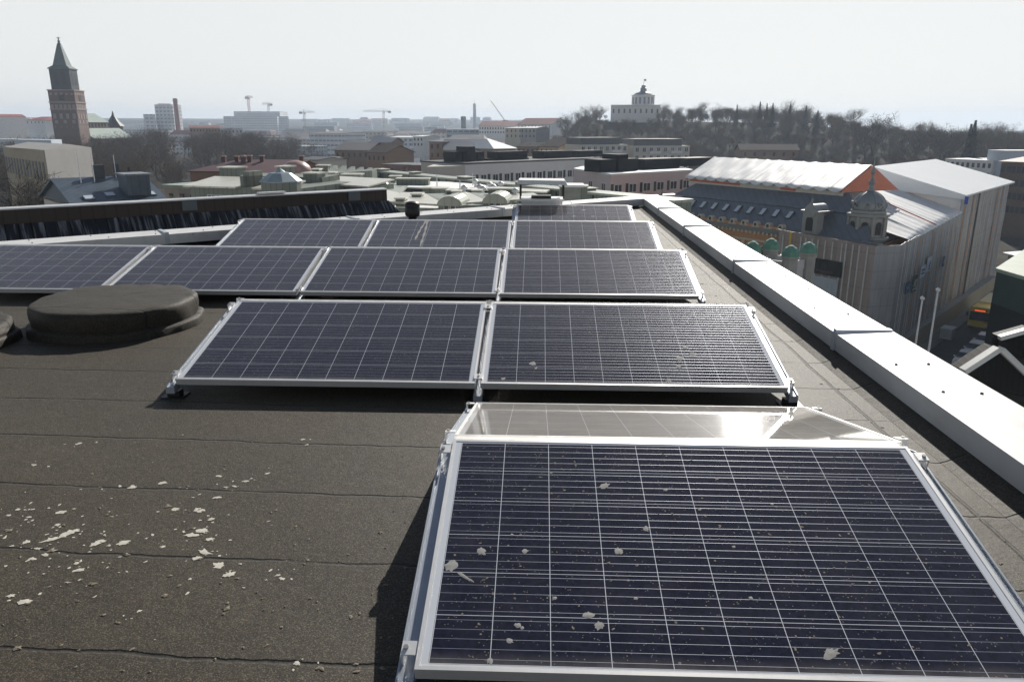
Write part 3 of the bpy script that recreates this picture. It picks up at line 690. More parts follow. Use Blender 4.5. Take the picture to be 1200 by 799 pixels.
# end pavilion dormers with pediments (left end and near the dome)
for s, hh in ((-1.5, 1.9), (24.6, 2.6)):
    so, bo = Vector((U.x, U.y, 0)), Vector((N.x, N.y, 0)); c = F(s, .3, -11.05)
    mb = MB().obox(c+Vector((0, 0, hh/2)), so, bo, (0, 0, 1), 1.05, .6, hh/2)
    k = W(mb, 'pavilion_dormer', STONE, t)
    g = MB(); e = c+Vector((0, 0, hh+.003)); g.hexa([e-so*1.3-bo*.8, e+so*1.3-bo*.8, e+so*1.3+bo*2.4, e-so*1.3+bo*2.4], [e-so*1.3-bo*.8+Vector((0, 0, .18)), e+so*1.3-bo*.8+Vector((0, 0, .18)), e+so*1.3+bo*2.4+Vector((0, 0, .18)), e-so*1.3+bo*2.4+Vector((0, 0, .18))])
    g.tube(e-bo*.7+Vector((0, 0, .15)), e+bo*1.8+Vector((0, 0, .15)), .8, .8, 18)
    WP(g, 'dormer_roof', mat('lead_sheet', (.27, .28, .29), .45, metal=.2), k, t)
    w_ = MB(); o = c-bo*.62
    arc = [o+so*x+Vector((0, 0, z)) for x, z in [(-.5, .35), (.5, .35), (.5, hh*.6)]+[(.5*math.cos(a_), hh*.6+.5*math.sin(a_)) for a_ in [i*math.pi/8 for i in range(1, 8)]]+[(-.5, hh*.6)]]
    w_.hexa(arc, [p-bo*.03 for p in arc]); WP(w_, 'arched_window', mat('dark_opening', (.015, .014, .014), .6), k, t)
    f = MB(); tp = e-bo*.5+Vector((0, 0, .9)); f.lathe([(.12, 0), (.2, .2), (.1, .35), (.16, .55), (.03, .8), (.01, 1.1)], 8, tp); WP(f, 'finial', STONE, k, t)
# corner dome turret
dc = F(29.6, 3.6, 0); LEAD = mat('lead_dome', (.25, .26, .27), .42, .15, 1.2, metal=.25)
mb = MB().lathe([(2.35, -13.2), (2.35, -11.3), (2.55, -11.2), (2.55, -10.95), (2.0, -10.9), (2.0, -8.75), (2.35, -8.6), (2.4, -8.3), (1.95, -8.2), (1.95, -7.95)], 16, (dc.x, dc.y, 0)); k0 = W(mb, 'turret', STONE, t)
prof = [(1.78, -7.949)]+[(1.78*math.cos(a_)*(1.06 if .1 < a_ < .9 else 1), -7.7+1.95*math.sin(a_)) for a_ in [i*math.pi/18 for i in range(0, 9)]]+[(.3, -5.76)]
k1 = W(MB().lathe(prof, 24, (dc.x, dc.y, 0)), 'dome', LEAD, t, True)
for i in range(12):
    a_ = i*math.pi/6; rr = [(math.cos(a_)*r_*1.012, math.sin(a_)*r_*1.012, z) for r_, z in prof]
    mb = MB()
    for p_, q_ in zip(rr[:-1], rr[1:]): mb.tube(Vector(p_)+Vector((dc.x, dc.y, 0)), Vector(q_)+Vector((dc.x, dc.y, 0)), .06, .06, 5)
    WP(mb, 'rib', LEAD, k1, t)
for i in range(8):
    a_ = i*math.pi/4+.3; e = Vector((math.cos(a_), math.sin(a_), 0)); sd_ = Vector((-e.y, e.x, 0)); c = Vector((dc.x, dc.y, -7.2))+e*1.8
    mb = MB().tube(c-e*.2, c+e*.16, .3, .3, 12); WP(mb, 'oculus', LEAD, k1, t)
    mb = MB().tube(c+e*.162, c+e*.18, .19, .19, 10); WP(mb, 'oculus_pane', GLASS, k1, t)
    c = Vector((dc.x, dc.y, -10.75))+e*1.99; arc = [c+sd_*x+Vector((0, 0, z)) for x, z in [(-.38, .1), (.38, .1), (.38, 1.2)]+[(.38*math.cos(b_), 1.2+.38*math.sin(b_)) for b_ in [j*math.pi/6 for j in range(1, 6)]]+[(-.38, 1.2)]]
    WP(MB().hexa(arc, [p+e*.03 for p in arc]), 'arched_opening', mat('dark_opening', (.015, .014, .014), .6), k0, t)
    e2 = Vector((math.cos(a_+.39), math.sin(a_+.39), 0)); pc = Vector((dc.x, dc.y, 0))+e2*2.12
    WP(MB().tube(V2(pc, -10.88), V2(pc, -8.62), .2, .17, 10), 'column', STONE, k0, t)
W(MB().lathe([(.42, -5.757), (.42, -5.55), (.3, -5.45), (.28, -4.9), (.42, -4.8), (.42, -4.65), (.2, -4.5), (.13, -3.9), (.22, -3.75), (.3, -3.5), (.2, -3.25), (.08, -3.1), (.06, -2.6), (.03, -1.9)], 12, (dc.x, dc.y, 0)), 'finial', LEAD, t, True)

# white weather tarps over the old roof
def tarp_material(name, col=(.78, .78, .77)):
    tm = NT(name); c = tm.co(); n = tm.noise(c, .9, 6, .65); n2 = tm.noise(tm.co((1, 1, .3)), 3.5, 4)
    tm.set(tm.mix(tm.ramp(n, (.3, 0), (.75, 1)), tuple(v*.82 for v in col), col), .5, 0, .4)
    tm.bump(tm.math('ADD', n, tm.math('MULTIPLY', n2, .4)), .25, .05); return tm.m
TARP = tarp_material('white_tarp'); ORT = tarp_material('orange_tarp', (.62, .17, .08))
def draped(ca, cb, cc, cdn, nu, nv, ribs, sag, seed, hem=0.0):
    """sheet over ribs: ca-cb lower edge, cdn-cc upper edge"""
    from mathutils import noise
    ca, cb, cc, cdn = map(Vector, (ca, cb, cc, cdn)); nrm = (cb-ca).cross(cdn-ca).normalized()
    if nrm.z < 0: nrm = -nrm
    vs = []
    for j in range(nv+1):
        v = j/nv
        for i in range(nu+1):
            u = i/nu; p = (ca*(1-u)+cb*u)*(1-v)+(cdn*(1-u)+cc*u)*v
            ph = (u*ribs) % 1; k = -sag*math.sin(math.pi*ph)**.7*(1-.35*v)
            q_ = noise.noise(Vector((u*ribs*2.3, v*3+seed, seed)))*.07+noise.noise(Vector((u*ribs*1.1+v*2.5, v*1.2, seed+5)))*.1
            p = p+nrm*(k+q_*(.5 if sag < .2 else 1)*(1 if 0 < j else .6))
            if j == 0: p.z -= hem*math.sin(math.pi*ph)
            vs.append(p)
    fs = [(j*(nu+1)+i, j*(nu+1)+i+1, (j+1)*(nu+1)+i+1, (j+1)*(nu+1)+i) for j in range(nv) for i in range(nu)]
    n = len(vs); vs2 = vs+[p-nrm*.05 for p in vs]; f2 = fs+[tuple(reversed([n+i for i in f])) for f in fs]
    ed = [i for i in range(nu)]
    f2 += [(i+1, i, n+i, n+i+1) for i in ed]
    return MB().add(vs2, f2)
t = T('weather_roof', 'temporary white tarp roof with orange gable end over the grey mansard roof', 'tarp roof', F(-1.3, 5, -6))
W(draped(F(-1.6, 4.4, -5.75), F(25.2, 4.4, -5.95), F(24.4, 11, -3.1), F(-2.2, 11, -3.0), 130, 16, 13, .16, 1.0, .2), 'tarp_sheet', TARP, t, True)
W(draped(F(24.2, 17.2, -6.3), F(-1.6, 17.2, -6.1), F(-2.2, 11.02, -3.02), F(24.4, 11.02, -3.12), 60, 8, 13, .2, 4.0, .2), 'rear_tarp_sheet', TARP, t, True)
W(MB().hexa([F(-1.4, 5.0, -7.15), F(25, 5.0, -7.3), F(25, 5.12, -7.3), F(-1.4, 5.12, -7.15)], [F(-1.4, 5.0, -6.05), F(25, 5.0, -6.25), F(25, 5.12, -6.25), F(-1.4, 5.12, -6.05)]), 'side_sheet', mat('grey_net', (.5, .47, .42), .8, .15, .9), t)
for (s0, s1, zz) in ((-1.2, 8.6, -6.15), (15.6, 18.0, -6.3)):
    W(MB().hexa([F(s0, 4.92, zz-.28), F(s1, 4.92, zz-.36), F(s1, 4.98, zz-.36), F(s0, 4.98, zz-.28)], [F(s0, 4.92, zz), F(s1, 4.92, zz-.1), F(s1, 4.98, zz-.1), F(s0, 4.98, zz)]), 'red_edge', mat('red_tarp_edge', (.5, .1, .05), .6), t)
for s_, nm in ((24.55, 'gable_tarp'), (-2.1, 'gable_tarp')):
    o = .12 if s_ > 0 else -.12
    a_ = [F(s_+.2, 4.6, -6.3), F(s_+.1, 17, -6.5), F(s_-.1, 11, -3.25), F(s_+.1, 7.7, -4.7)]
    mb = MB(); mb.add(a_+[p+Vector((U.x, U.y, 0))*o for p in a_], [(0, 1, 2, 3), (7, 6, 5, 4), (0, 4, 5, 1), (1, 5, 6, 2), (2, 6, 7, 3), (3, 7, 4, 0)]); W(mb, nm, ORT, t)
# lower tarp roof sloping to the street, corner flap hanging beside the dome
t = T('lower_tarp_roof', 'lower white tarp roof with a red seam, sloping to the street behind the dome', 'tarp roof', S(10, 0, -10))
W(draped(S(8.5, -2.3, -10.6), S(27.3, -2.3, -9.6), S(27.3, 9.5, -5.9), S(10.5, 12.5, -5.6), 80, 12, 11, .12, 7.0, .05), 'tarp_sheet', TARP, t, True)
W(draped(S(5.2, -1.9, -11.1), S(8.5, -2.3, -10.62), S(10.4, 12.2, -5.7), S(7.0, 10.5, -8.2), 10, 16, 3, .1, 2.0), 'hanging_flap', TARP, t, True)
W(MB().tube(S(14.2, -2.2, -10.1), S(15.5, 10.9, -5.45), .07, .07, 6), 'red_seam', mat('red_tarp_edge', (.5, .1, .05), .6), t)

# scaffold wraps: pleated sheeting with seam strips, one thing per wrapped face
def wrap_material(name, col, tint):
    wm = NT(name); c = wm.co(); s_ = wm.sep(c); h = wm.math('ADD', wm.math('MULTIPLY', s_[0], .64), wm.math('MULTIPLY', s_[1], .77))
    n = wm.ramp(wm.noise(wm.co((.5, .5, .14)), 1.1, 6, .65), (.3, 0), (.72, 1)); lev = wm.ramp(wm.math('ABSOLUTE', wm.math('SUBTRACT', wm.math('FRACT', wm.math('DIVIDE', s_[2], 2.0)), .5)), (.44, 0), (.5, .28))
    pole = wm.ramp(wm.math('ABSOLUTE', wm.math('SUBTRACT', wm.math('FRACT', wm.math('DIVIDE', h, .77)), .5)), (.40, 0), (.5, .3))
    cc = wm.mix(n, col, tint); cc = wm.mix(wm.math('ADD', lev, pole, clamp=True), cc, tuple(v*.45 for v in col))
    wm.set(cc, .5, 0, .35); wm.bump(wm.noise(wm.co((2, 2, .35)), 2.0, 4), .3, .04)
    wm.b.inputs['Transmission Weight'].default_value = 0; return wm.m
WR1 = wrap_material('scaffold_wrap_warm', (.29, .235, .205), (.42, .355, .32)); WR2 = wrap_material('scaffold_wrap_grey', (.27, .27, .275), (.43, .425, .42))
STRIP = mat('white_seam_strip', (.56, .56, .56), .5); OSTRIP = mat('orange_strap', (.5, .24, .09), .6, .2)
def pleated(a, b, z0, zt0, zt1, n, amp, seed):
    a, b = Vector((a[0], a[1], 0)), Vector((b[0], b[1], 0)); d = (b-a).normalized(); o = Vector((d.y, -d.x, 0)); rr = random.Random(seed); vs = []; nz = 7
    off = [rr.uniform(-1, 1)*amp for _ in range(n+1)]
    for j in range(nz+1):
        for i in range(n+1):
            u = i/n; zt = zt0*(1-u)+zt1*u; z = z0+(zt-z0)*j/nz; p = a*(1-u)+b*u+o*(off[i]+rr.uniform(-1, 1)*amp*.5); vs.append(V2(p, z))
    m_ = len(vs); vs += [p-o*.06 for p in vs]
    fs = [(j*(n+1)+i, j*(n+1)+i+1, (j+1)*(n+1)+i+1, (j+1)*(n+1)+i) for j in range(nz) for i in range(n)]
    top = [(nz*(n+1)+i, nz*(n+1)+i+1, m_+nz*(n+1)+i+1, m_+nz*(n+1)+i) for i in range(n)]
    return MB().add(vs, fs+[tuple(m_+k for k in reversed(f)) for f in fs]+top)
def strips(t, a, b, ks, z0, zt, m, wd=.07, name='seam_strip'):
    a, b = Vector((a[0], a[1], 0)), Vector((b[0], b[1], 0)); d = (b-a).normalized(); o = Vector((d.y, -d.x, 0))
    for k in ks:
        p = a+d*k+o*.2; W(MB().obox(V2(p, (z0+zt)/2), d, o, (0, 0, 1), wd, .02, (zt-z0)/2), name, m, t)
fa, fb = F(21.4, -1.9, 0), F(34.6, -1.9, 0)
t = T('scaffold_wrap', 'translucent pinkish scaffold sheeting with white seams wrapped round the palace corner', 'scaffold wrap', V2(fa, GZ))
W(pleated(fa, fb, GZ, -10.75, -11.15, 34, .07, 1), 'sheeting', WR1, t); W(pleated(F(21.4, .1, 0), fa, GZ, -10.75, -10.75, 6, .05, 2), 'side_sheeting', WR1, t)
strips(t, fa, fb, [1.0, 3.6, 4.3, 5.2, 6.0, 7.0, 8.0, 9.2, 9.75, 10.6, 11.4, 12.4], GZ+.1, -11.3, STRIP); strips(t, fa, fb, [2.1], -17, -10.85, mat('yellow_strap', (.62, .38, .05), .6), .17, 'yellow_strap')
# black banner with pale emblem
def banner(label, a, b, k0, k1, z0, z1, m, marks=()):
    a, b = Vector((a[0], a[1], 0)), Vector((b[0], b[1], 0)); d = (b-a).normalized(); o = Vector((d.y, -d.x, 0)); p = a+d*(k0+k1)/2+o*.3
    t = T('banner', label, 'banner', V2(p, z0)); h = (k1-k0)/2; c = V2(p, (z0+z1)/2); g = []
    for j in range(2):
        for i in range(9): u = i/8; g.append(V2(p+d*(h*(2*u-1))+o*(.05*math.sin(u*9)), z0 if j == 0 else z1))
    mb = MB().add(g+[q_-o*.03 for q_ in g], [(i, i+1, 10+i, 9+i) for i in range(8)]+[(27+i, 28+i, 19+i, 18+i) for i in range(8)]+[(i+9, i+10, 28+i, 27+i) for i in range(8)])
    W(mb, 'cloth', m, t)
    for (mx, mz_, sx, sz, mm, shp) in marks:
        e = c+d*(mx*h)+Vector((0, 0, mz_*(z1-z0)/2))+o*.075
        if shp == 'box': k = MB().obox(e, d, o, (0, 0, 1), sx*h, .008, sz*(z1-z0)/2)
        elif shp == 'ring':
            k = MB(); n = 20; r_ = sz*(z1-z0)/2
            for i in range(n):
                a0, a1 = 2*math.pi*i/n, 2*math.pi*(i+1)/n; k.tube(e+d*math.cos(a0)*r_+Vector((0, 0, math.sin(a0)*r_)), e+d*math.cos(a1)*r_+Vector((0, 0, math.sin(a1)*r_)), .02, .02, 4)
            for i in range(6):
                a0 = math.pi*i/3; k.tube(e, e+d*math.cos(a0)*r_*.7+Vector((0, 0, math.sin(a0)*r_*.7)), .025, .012, 4)
        elif shp == 'tri': k = MB().hexa([e+d*sx*h*x+Vector((0, 0, z*sz*(z1-z0)/2)) for x, z in ((-1, -1), (.6, -1), (1, .2), (.1, 1))], [e+o*.01+d*sx*h*x+Vector((0, 0, z*sz*(z1-z0)/2)) for x, z in ((-1, -1), (.6, -1), (1, .2), (.1, 1))])
        W(k, 'emblem', mm, t)
    return t
blk = mat('banner_black', (.012, .012, .013), .55, .2); gry = mat('banner_grey', (.085, .08, .078), .6); wht = mat('banner_white', (.62, .63, .66), .6); blu = mat('banner_blue', (.05, .16, .36), .6); grn = mat('banner_green', (.05, .085, .07), .6); ltm = mat('letter_pale', (.5, .52, .5), .6); navy = mat('letter_navy', (.05, .07, .22), .6)
banner('black banner with a faint round emblem on the pinkish sheeting', fa, fb, 5.8, 9.6, -15.25, -13.45, blk, [(-.15, .15, .1, .3, gry, 'ring'), (-.15, -.5, .6, .05, gry, 'box'), (-.1, -.68, .35, .035, gry, 'box')])
banner('pale blank advertising sheet below the black banner', fa, fb, 5.6, 9.3, -17.6, -15.5, mat('banner_paleblue', (.42, .46, .52), .55))
sa, sb = S(.6, -2.0, 0), S(27.4, -2.0, 0)
t = T('scaffold_wrap', 'tall grey scaffold sheeting in shade along the street below the lower tarp roof', 'scaffold wrap', V2(sa, GZ))
W(pleated(sa, sb, GZ, -11.15, -9.6, 70, .09, 3), 'sheeting', WR2, t)
W(pleated(fb, sa, GZ, -11.15, -11.15, 3, .02, 8), 'corner_sheeting', WR2, t)
strips(t, sa, sb, [1.2, 2.6, 3.3, 5.2, 6.0, 8.8, 10.2, 12.2, 14.6, 15.4, 19.3, 21.0, 23.5, 25.6], GZ+.1, -11.3, STRIP, .05); strips(t, sa, sb, [7.2, 13.4, 17.2, 22.4], GZ+.1, -10.9, OSTRIP, .09, 'orange_strap')
banner('blue and dark sign, first of four in a row on the grey sheeting', sa, sb, 3.2, 4.8, -17.2, -15.9, grn, [(.0, .0, .85, .8, blu, 'box'), (0, 0, .6, .12, ltm, 'box')])
banner('dark green sign with pale lettering on the grey sheeting', sa, sb, 5.9, 8.0, -17.5, -15.5, grn, [(-.45, .1, .2, .4, ltm, 'tri'), (0, .1, .09, .4, ltm, 'box'), (.3, .42, .3, .09, ltm, 'box'), (.3, .0, .09, .45, ltm, 'box'), (0, -.62, .7, .08, ltm, 'box')])
banner('white sign with two rows of blue lettering on the grey sheeting', sa, sb, 9.0, 11.2, -16.2, -14.7, wht, [(-.1, .3, .6, .14, navy, 'box'), (-.2, -.25, .6, .12, navy, 'box')])
banner('white sign with a blue slanted figure, last of the row on the grey sheeting', sa, sb, 11.6, 13.6, -15.8, -14.0, wht, [(.05, .05, .28, .5, navy, 'tri'), (0, -.65, .5, .07, navy, 'box')])
banner('small blue sign hanging alone high on the grey sheeting', sa, sb, 19.6, 20.6, -16.2, -14.8, navy, [(0, .1, .3, .4, ltm, 'tri')])
# taller wrapped house with shed roof
t = T('wrapped_house', 'tallest wrapped house with a white ribbed shed roof, right of the lower tarp roof', 'building', S(27.7, 0, GZ))
z_t = -7.45
W(MB().hexa([S(27.9, -1.2, GZ-.3), S(61.2, -1.2, GZ-.3), S(61.2, 9.5, GZ-.3), S(27.9, 9.5, GZ-.3)], [S(27.9, -1.2, -7.9), S(61.2, -1.2, -7.9), S(61.2, 9.5, -5.2), S(27.9, 9.5, -5.2)]), 'core_wall', mat('dark_core', (.1, .1, .1), .8), t)
W(pleated(S(27.6, -1.9, 0), S(61.5, -1.9, 0), GZ, z_t, z_t-.2, 80, .12, 5), 'sheeting', WR2, t)
W(pleated(S(27.6, 9.6, 0), S(27.6, -1.9, 0), GZ, -4.6, z_t, 20, .04, 6), 'side_sheeting', mat('white_shed_sheet', (.74, .74, .73), .45, .06, .3), t)
W(pleated(S(61.5, -1.9, 0), S(61.5, 9.6, 0), GZ, z_t-.2, -4.6, 20, .04, 9), 'side_sheeting', WR2, t)
sr = MB(); ns = 26
for i in range(ns):        # ribbed roof cassettes
    s0, s1 = 27.0+i*35.4/ns, 27.0+(i+1)*35.4/ns; sm = (s0+s1)/2; b0, b1, e0, e1 = -2.5, 9.9, z_t+.1, -4.0
    P_ = [S(s0, b0, e0), S(s0+.1, b0, e0+.022), S(sm, b0, e0+.012), S(s1-.01, b0, e0)]; Q_ = [S(s0, b1, e1), S(s0+.1, b1, e1+.022), S(sm, b1, e1+.012), S(s1-.01, b1, e1)]
    sr.add(P_+Q_+[p+Vector((0, 0, -.22)) for p in P_+Q_], [(0, 1, 5, 4), (1, 2, 6, 5), (2, 3, 7, 6), (8, 9, 1, 0), (9, 10, 2, 1), (10, 11, 3, 2), (8, 12, 13, 9), (9, 13, 14, 10), (10, 14, 15, 11)])
sr.add([S(27.0, -2.5, z_t-.5), S(27.0, -2.5, z_t+.1), S(27.0, 9.9, -4.0), S(27.0, 9.9, -6.9)]+[S(27.12, -2.5, z_t-.5), S(27.12, -2.5, z_t+.1), S(27.12, 9.9, -4.0), S(27.12, 9.9, -6.9)], [(3, 2, 1, 0), (4, 5, 6, 7), (0, 1, 5, 4), (1, 2, 6, 5), (2, 3, 7, 6), (3, 0, 4, 7)])
W(sr, 'shed_roof', mat('white_shed_roof', (.84, .84, .83), .28, .05, .3, spec=.6), t)
strips(t, S(27.6, -1.9, 0), S(61.5, -1.9, 0), [.8, 3.0, 5.4, 11.5, 14, 17, 20, 26.5, 29.2], GZ+.1, z_t-.3, STRIP, .05); strips(t, S(27.6, -1.9, 0), S(61.5, -1.9, 0), [1.8, 7.6, 24.4, 28.0], GZ+.1, z_t-.2, OSTRIP, .11, 'orange_strap')
W(MB().obox(S(37.5, -2.15, -16.2), (Vv.x, Vv.y, 0), (Vn.x, Vn.y, 0), (0, 0, 1), .12, .1, 8.6), 'fold_shade_bar', mat('dark_core', (.1, .1, .1), .8), t)  # dark bar laid on the sheeting as the shade of a fold
W(MB().obox(S(27.0, -2.6, -8.0), (Vv.x, Vv.y, 0), (Vn.x, Vn.y, 0), (0, 0, 1), .12, .2, .5), 'blue_cloth', mat('blue_cloth', (.05, .1, .4), .7), t)

# ------------------------------------------------------------------ street, hoarding, bus, cars, poles
st_ = MB().add([S(-30, -4.5, GZ+.03), S(-30, -16, GZ+.03), S(120, -16, GZ+.03), S(120, -4.5, GZ+.03)], [(0, 1, 2, 3)])
tag(st_.build('street', ASPH), kind='structure')
pv = MB(); 
for b0, b1 in ((-4.5, -2.3), (-19, -16)):
    pv.hexa([S(-30, b1, GZ+.01), S(-30, b0, GZ+.01), S(120, b0, GZ+.01), S(120, b1, GZ+.01)], [S(-30, b1, GZ+.16), S(-30, b0, GZ+.16), S(120, b0, GZ+.16), S(120, b1, GZ+.16)])
tag(pv.build('pavement', mat('paving_grey', (.22, .21, .2), .85, .15, .5)), kind='structure')
ml = MB()
for i in range(40): 
    s = -25+i*3.6; ml.add([S(s, -10.3, GZ+.036), S(s, -10.42, GZ+.036), S(s+1.6, -10.42, GZ+.036), S(s+1.6, -10.3, GZ+.036)], [(0, 1, 2, 3)])
tag(ml.build('road_markings', mat('road_paint', (.6, .6, .58), .8)), kind='structure')
t = T('site_hoarding', 'beige site hoarding along the foot of the wrapped scaffold', 'hoarding', S(2, -2.6, GZ+.16))
W(MB().hexa([S(1, -2.95, GZ+.165), S(57, -2.95, GZ+.165), S(57, -2.85, GZ+.165), S(1, -2.85, GZ+.165)], [S(1, -2.95, GZ+2.3), S(57, -2.95, GZ+2.3), S(57, -2.85, GZ+2.3), S(1, -2.85, GZ+2.3)]), 'board', mat('hoarding_beige', (.36, .31, .22), .8, .12, .3), t)
W(MB().hexa([S(1, -3.0, GZ+2.303), S(57, -3.0, GZ+2.303), S(57, -2.0, GZ+2.303), S(1, -2.0, GZ+2.303)], [S(1, -3.0, GZ+2.45), S(57, -3.0, GZ+2.45), S(57, -2.0, GZ+2.45), S(1, -2.0, GZ+2.45)]), 'top_board', mat('hoarding_grey', (.3, .29, .27), .8), t)
VDIR = math.atan2(-Vv.y, -Vv.x)            # heading towards the camera down the street
GUM = mat('tyre_rubber', (.015, .015, .015), .8); RIM = mat('wheel_rim', (.35, .35, .36), .4, metal=.6)
def wheels(t, xs, ys, r_, wd):
    for x in xs:
        for y in ys:
            k = MB().tube((x, y-wd/2, r_), (x, y+wd/2, r_), r_, r_, 18).build('wheel', GUM, t)
            MB().tube((x, y-wd/2-.006, r_), (x, y+wd/2+.006, r_), r_*.58, r_*.58, 12).build('rim', RIM, k)
def bus(label, loc):
    t = T('city_bus', label, 'bus', loc); t.rotation_euler = (0, 0, VDIR)
    yel = mat('bus_yellow', (.74, .54, .04), .35, .05, 1, spec=.5); L, w_, h = 12, 2.55, 3.05
    sec = [(-w_/2, .38), (w_/2, .38), (w_/2, 2.75), (w_/2-.22, h), (-w_/2+.22, h), (-w_/2, 2.75)]
    mb = MB(); a_ = [Vector((-L/2, y, z)) for y, z in sec]; b_ = [Vector((L/2-(.12 if z > 1.2 else 0), y*.97, z)) for y, z in sec]
    n = 6; mb.add(a_+b_, [(i, (i+1) % n, n+(i+1) % n, n+i) for i in range(n)]+[tuple(range(n-1, -1, -1)), tuple(range(n, 2*n))]); mb.build('body', yel, t)
    MB().box(L/2-.1, L/2+.012, -1.12, 1.12, 1.25, 2.42).build('windscreen', GLASS, t)
    MB().box(L/2-.1, L/2-.05, -.8, .8, 2.5, 2.78).build('sign_box', BLACKPL, t)
    o = MB().box(L/2-.048, L/2-.03, -.66, .66, 2.55, 2.73)
    em = NT('led_sign'); em.set((.5, .05, .01), .5); em.b.inputs['Emission Color'].default_value = (1, .12, .02, 1); em.b.inputs['Emission Strength'].default_value = .7; o.build('destination_sign', em.m, t)
    for sy in (-1, 1):
        MB().box(L/2-.06, L/2+.02, sy*.95-.2, sy*.95+.2, .62, .85).build('headlight', mat('lamp_glass', (.75, .75, .72), .15), t)
        for i in range(6): MB().box(-L/2+.5+i*1.85, -L/2+2.2+i*1.85, sy*(w_/2)-.01, sy*(w_/2)+.012, 1.25, 2.35).build('side_window', GLASS, t)
        MB().box(L/2-.1, L/2+.3, sy*1.42-.1, sy*1.42+.1, 1.9, 2.35).build('mirror', BLACKPL, t)
    MB().box(-L/2+1, L/2-3.5, -.9, .9, h+.002, h+.22).build('roof_unit', mat('bus_roof', (.6, .55, .35), .5), t)
    wheels(t, (-L/2+2.6, L/2-2.7), (-1.1, 1.1), .48, .3); return t
bus('yellow city bus coming down the shaded street beside the scaffold', S(31.5, -6.6, GZ+.035))
def car(label, loc, col, estate=False, group='cars parked along the street'):
    t = T('parked_car', label, 'car', loc, group); t.rotation_euler = (0, 0, VDIR); p = mat('car_paint_'+'_'.join('%02d' % int(v*99) for v in col), col, .3, .04, 1, spec=.6)
    prof = [(-2.15, .35), (2.1, .35), (2.18, .62), (2.0, .82), (1.05, .95), (-1.75 if estate else -1.35, .98), (-2.15, .9)]
    def ext(mb, pr, w0, wt=None, zt=None):
        n = len(pr); A = [Vector((x, -w0*(1 if zt is None or z < zt else wt), z)) for x, z in pr]; B = [Vector((v.x, -v.y, v.z)) for v in A]
        mb.add(A+B, [tuple(range(n)), tuple(range(2*n-1, n-1, -1))]+[(i, n+i, n+(i+1) % n, (i+1) % n) for i in range(n)]); return mb
    ext(MB(), prof, .88).build('body', p, t)
    top = [(1.0, .952), (.25, 1.42), (-1.5 if estate else -1.0, 1.45), (-2.05 if estate else -1.85, .955)]
    ext(MB(), top, .80, .84, 1.2).build('cabin_glass', GLASS, t)
    MB().hexa([(.28, -.69, 1.425), (.28, .69, 1.425), (-1.6 if estate else -1.05, .69, 1.452), (-1.6 if estate else -1.05, -.69, 1.452)][::-1], [(.2, -.66, 1.47), (.2, .66, 1.47), (-1.55 if estate else -1.0, .66, 1.495), (-1.55 if estate else -1.0, -.66, 1.495)][::-1]).build('roof', p, t)
    for sy in (-1, 1):
        MB().box(2.02, 2.16, sy*.62-.17, sy*.62+.17, .64, .78).build('headlight', mat('lamp_glass', (.75, .75, .72), .15), t)
        MB().box(.72, .9, sy*.98-.09, sy*.98+.09, .95, 1.08).build('mirror', p, t)
    wheels(t, (-1.32, 1.32), (-.8, .8), .32, .2); return t
car('white parked car, nearest of the row below the dark gable', S(6.9, -8.9, GZ+.035), (.62, .64, .66))
car('silver estate car parked right behind the nearest white car', S(11.9, -8.9, GZ+.035), (.45, .48, .52), True)
car('white estate car parked third in the row towards the bus', S(16.9, -8.9, GZ+.035), (.66, .66, .66), True)
car('dark car parked at the far end of the row, near the bus', S(21.6, -9.4, GZ+.035), (.05, .055, .07))
t = T('site_container', 'pale grey container box standing in front of the hoarding', 'container', S(17.4, -4.75, GZ+.165)); t.rotation_euler = (0, 0, VDIR); t.scale = (.62, .62, .62)
MB().box(-1.6, 1.6, -1.1, 1.1, .12, 2.3).build('box', mat('container_grey', (.42, .45, .47), .6), t); MB().box(-1.7, 1.7, -1.2, 1.2, 2.303, 2.42).build('lid', mat('container_lid', (.55, .56, .57), .6), t); MB().box(-1.5, 1.5, -.9, .9, .001, .118).build('skid', BLACKPL, t)
for i, (px, py, ptop, lab) in enumerate(((1073, 402, 352, 'shorter pale flagpole, left of the pair in front of the scaffold'), (1088, 412, 342, 'taller pale flagpole with a bright ball, right of the pair in front of the scaffold'))):
    dd = 62; p = D(px, py, dd); zt = D(px+5, ptop, dd).z; t = T('flagpole', lab, 'flagpole', (p.x, p.y, GZ))
    MB().tube((0, 0, .001), (0, 0, zt-GZ), .12, .065, 10).build('pole', mat('pole_white', (.6, .61, .62), .4), t); MB().lathe([(.05, zt-GZ), (.16, zt-GZ+.12), (.16, zt-GZ+.22), (.02, zt-GZ+.34)], 10).build('ball', mat('pole_white', (.6, .61, .62), .4), t)
    MB().lathe([(.5, 0), (.5, .25), (.25, .5), (.17, .9)], 10).build('base', STONE, t)

# small white tower house with four green caps
zc = -9.6
cn = [Vector((*PZ(px, py, zc+1.2).xy, 0)) for px, py in ((882.5, 289), (927, 294), (948, 290), (904, 285.6))]
t = T('turret_house', 'white corner house with four little green domed turrets, just beyond the parapet', 'building', (cn[1].x, cn[1].y, GZ-.3))
WH2 = mat('turret_render', (.46, .45, .44), .8, .1, .6)
W(MB().prism(cn, GZ-.3, zc-.55), 'wall', WH2, t); W(MB().prism(cn, zc-.548, zc-.4), 'roof', SNOWW, t)
for i in range(4):
    a, b = Vector(cn[i][:2]), Vector(cn[(i+1) % 4][:2]); W(MB().wallbox(a, b, .25, zc-.546, zc+.25, .06), 'parapet', WH2, t)
windows(t, cn[1], cn[2], 3, zc-2.6, zc-1.3, .85); windows(t, cn[1], cn[2], 3, zc-5.4, zc-3.9, .85); windows(t, cn[0], cn[1], 4, zc-2.6, zc-1.3, .85)
COPP = mat('verdigris', (.10, .24, .18), .6, .2, 2)
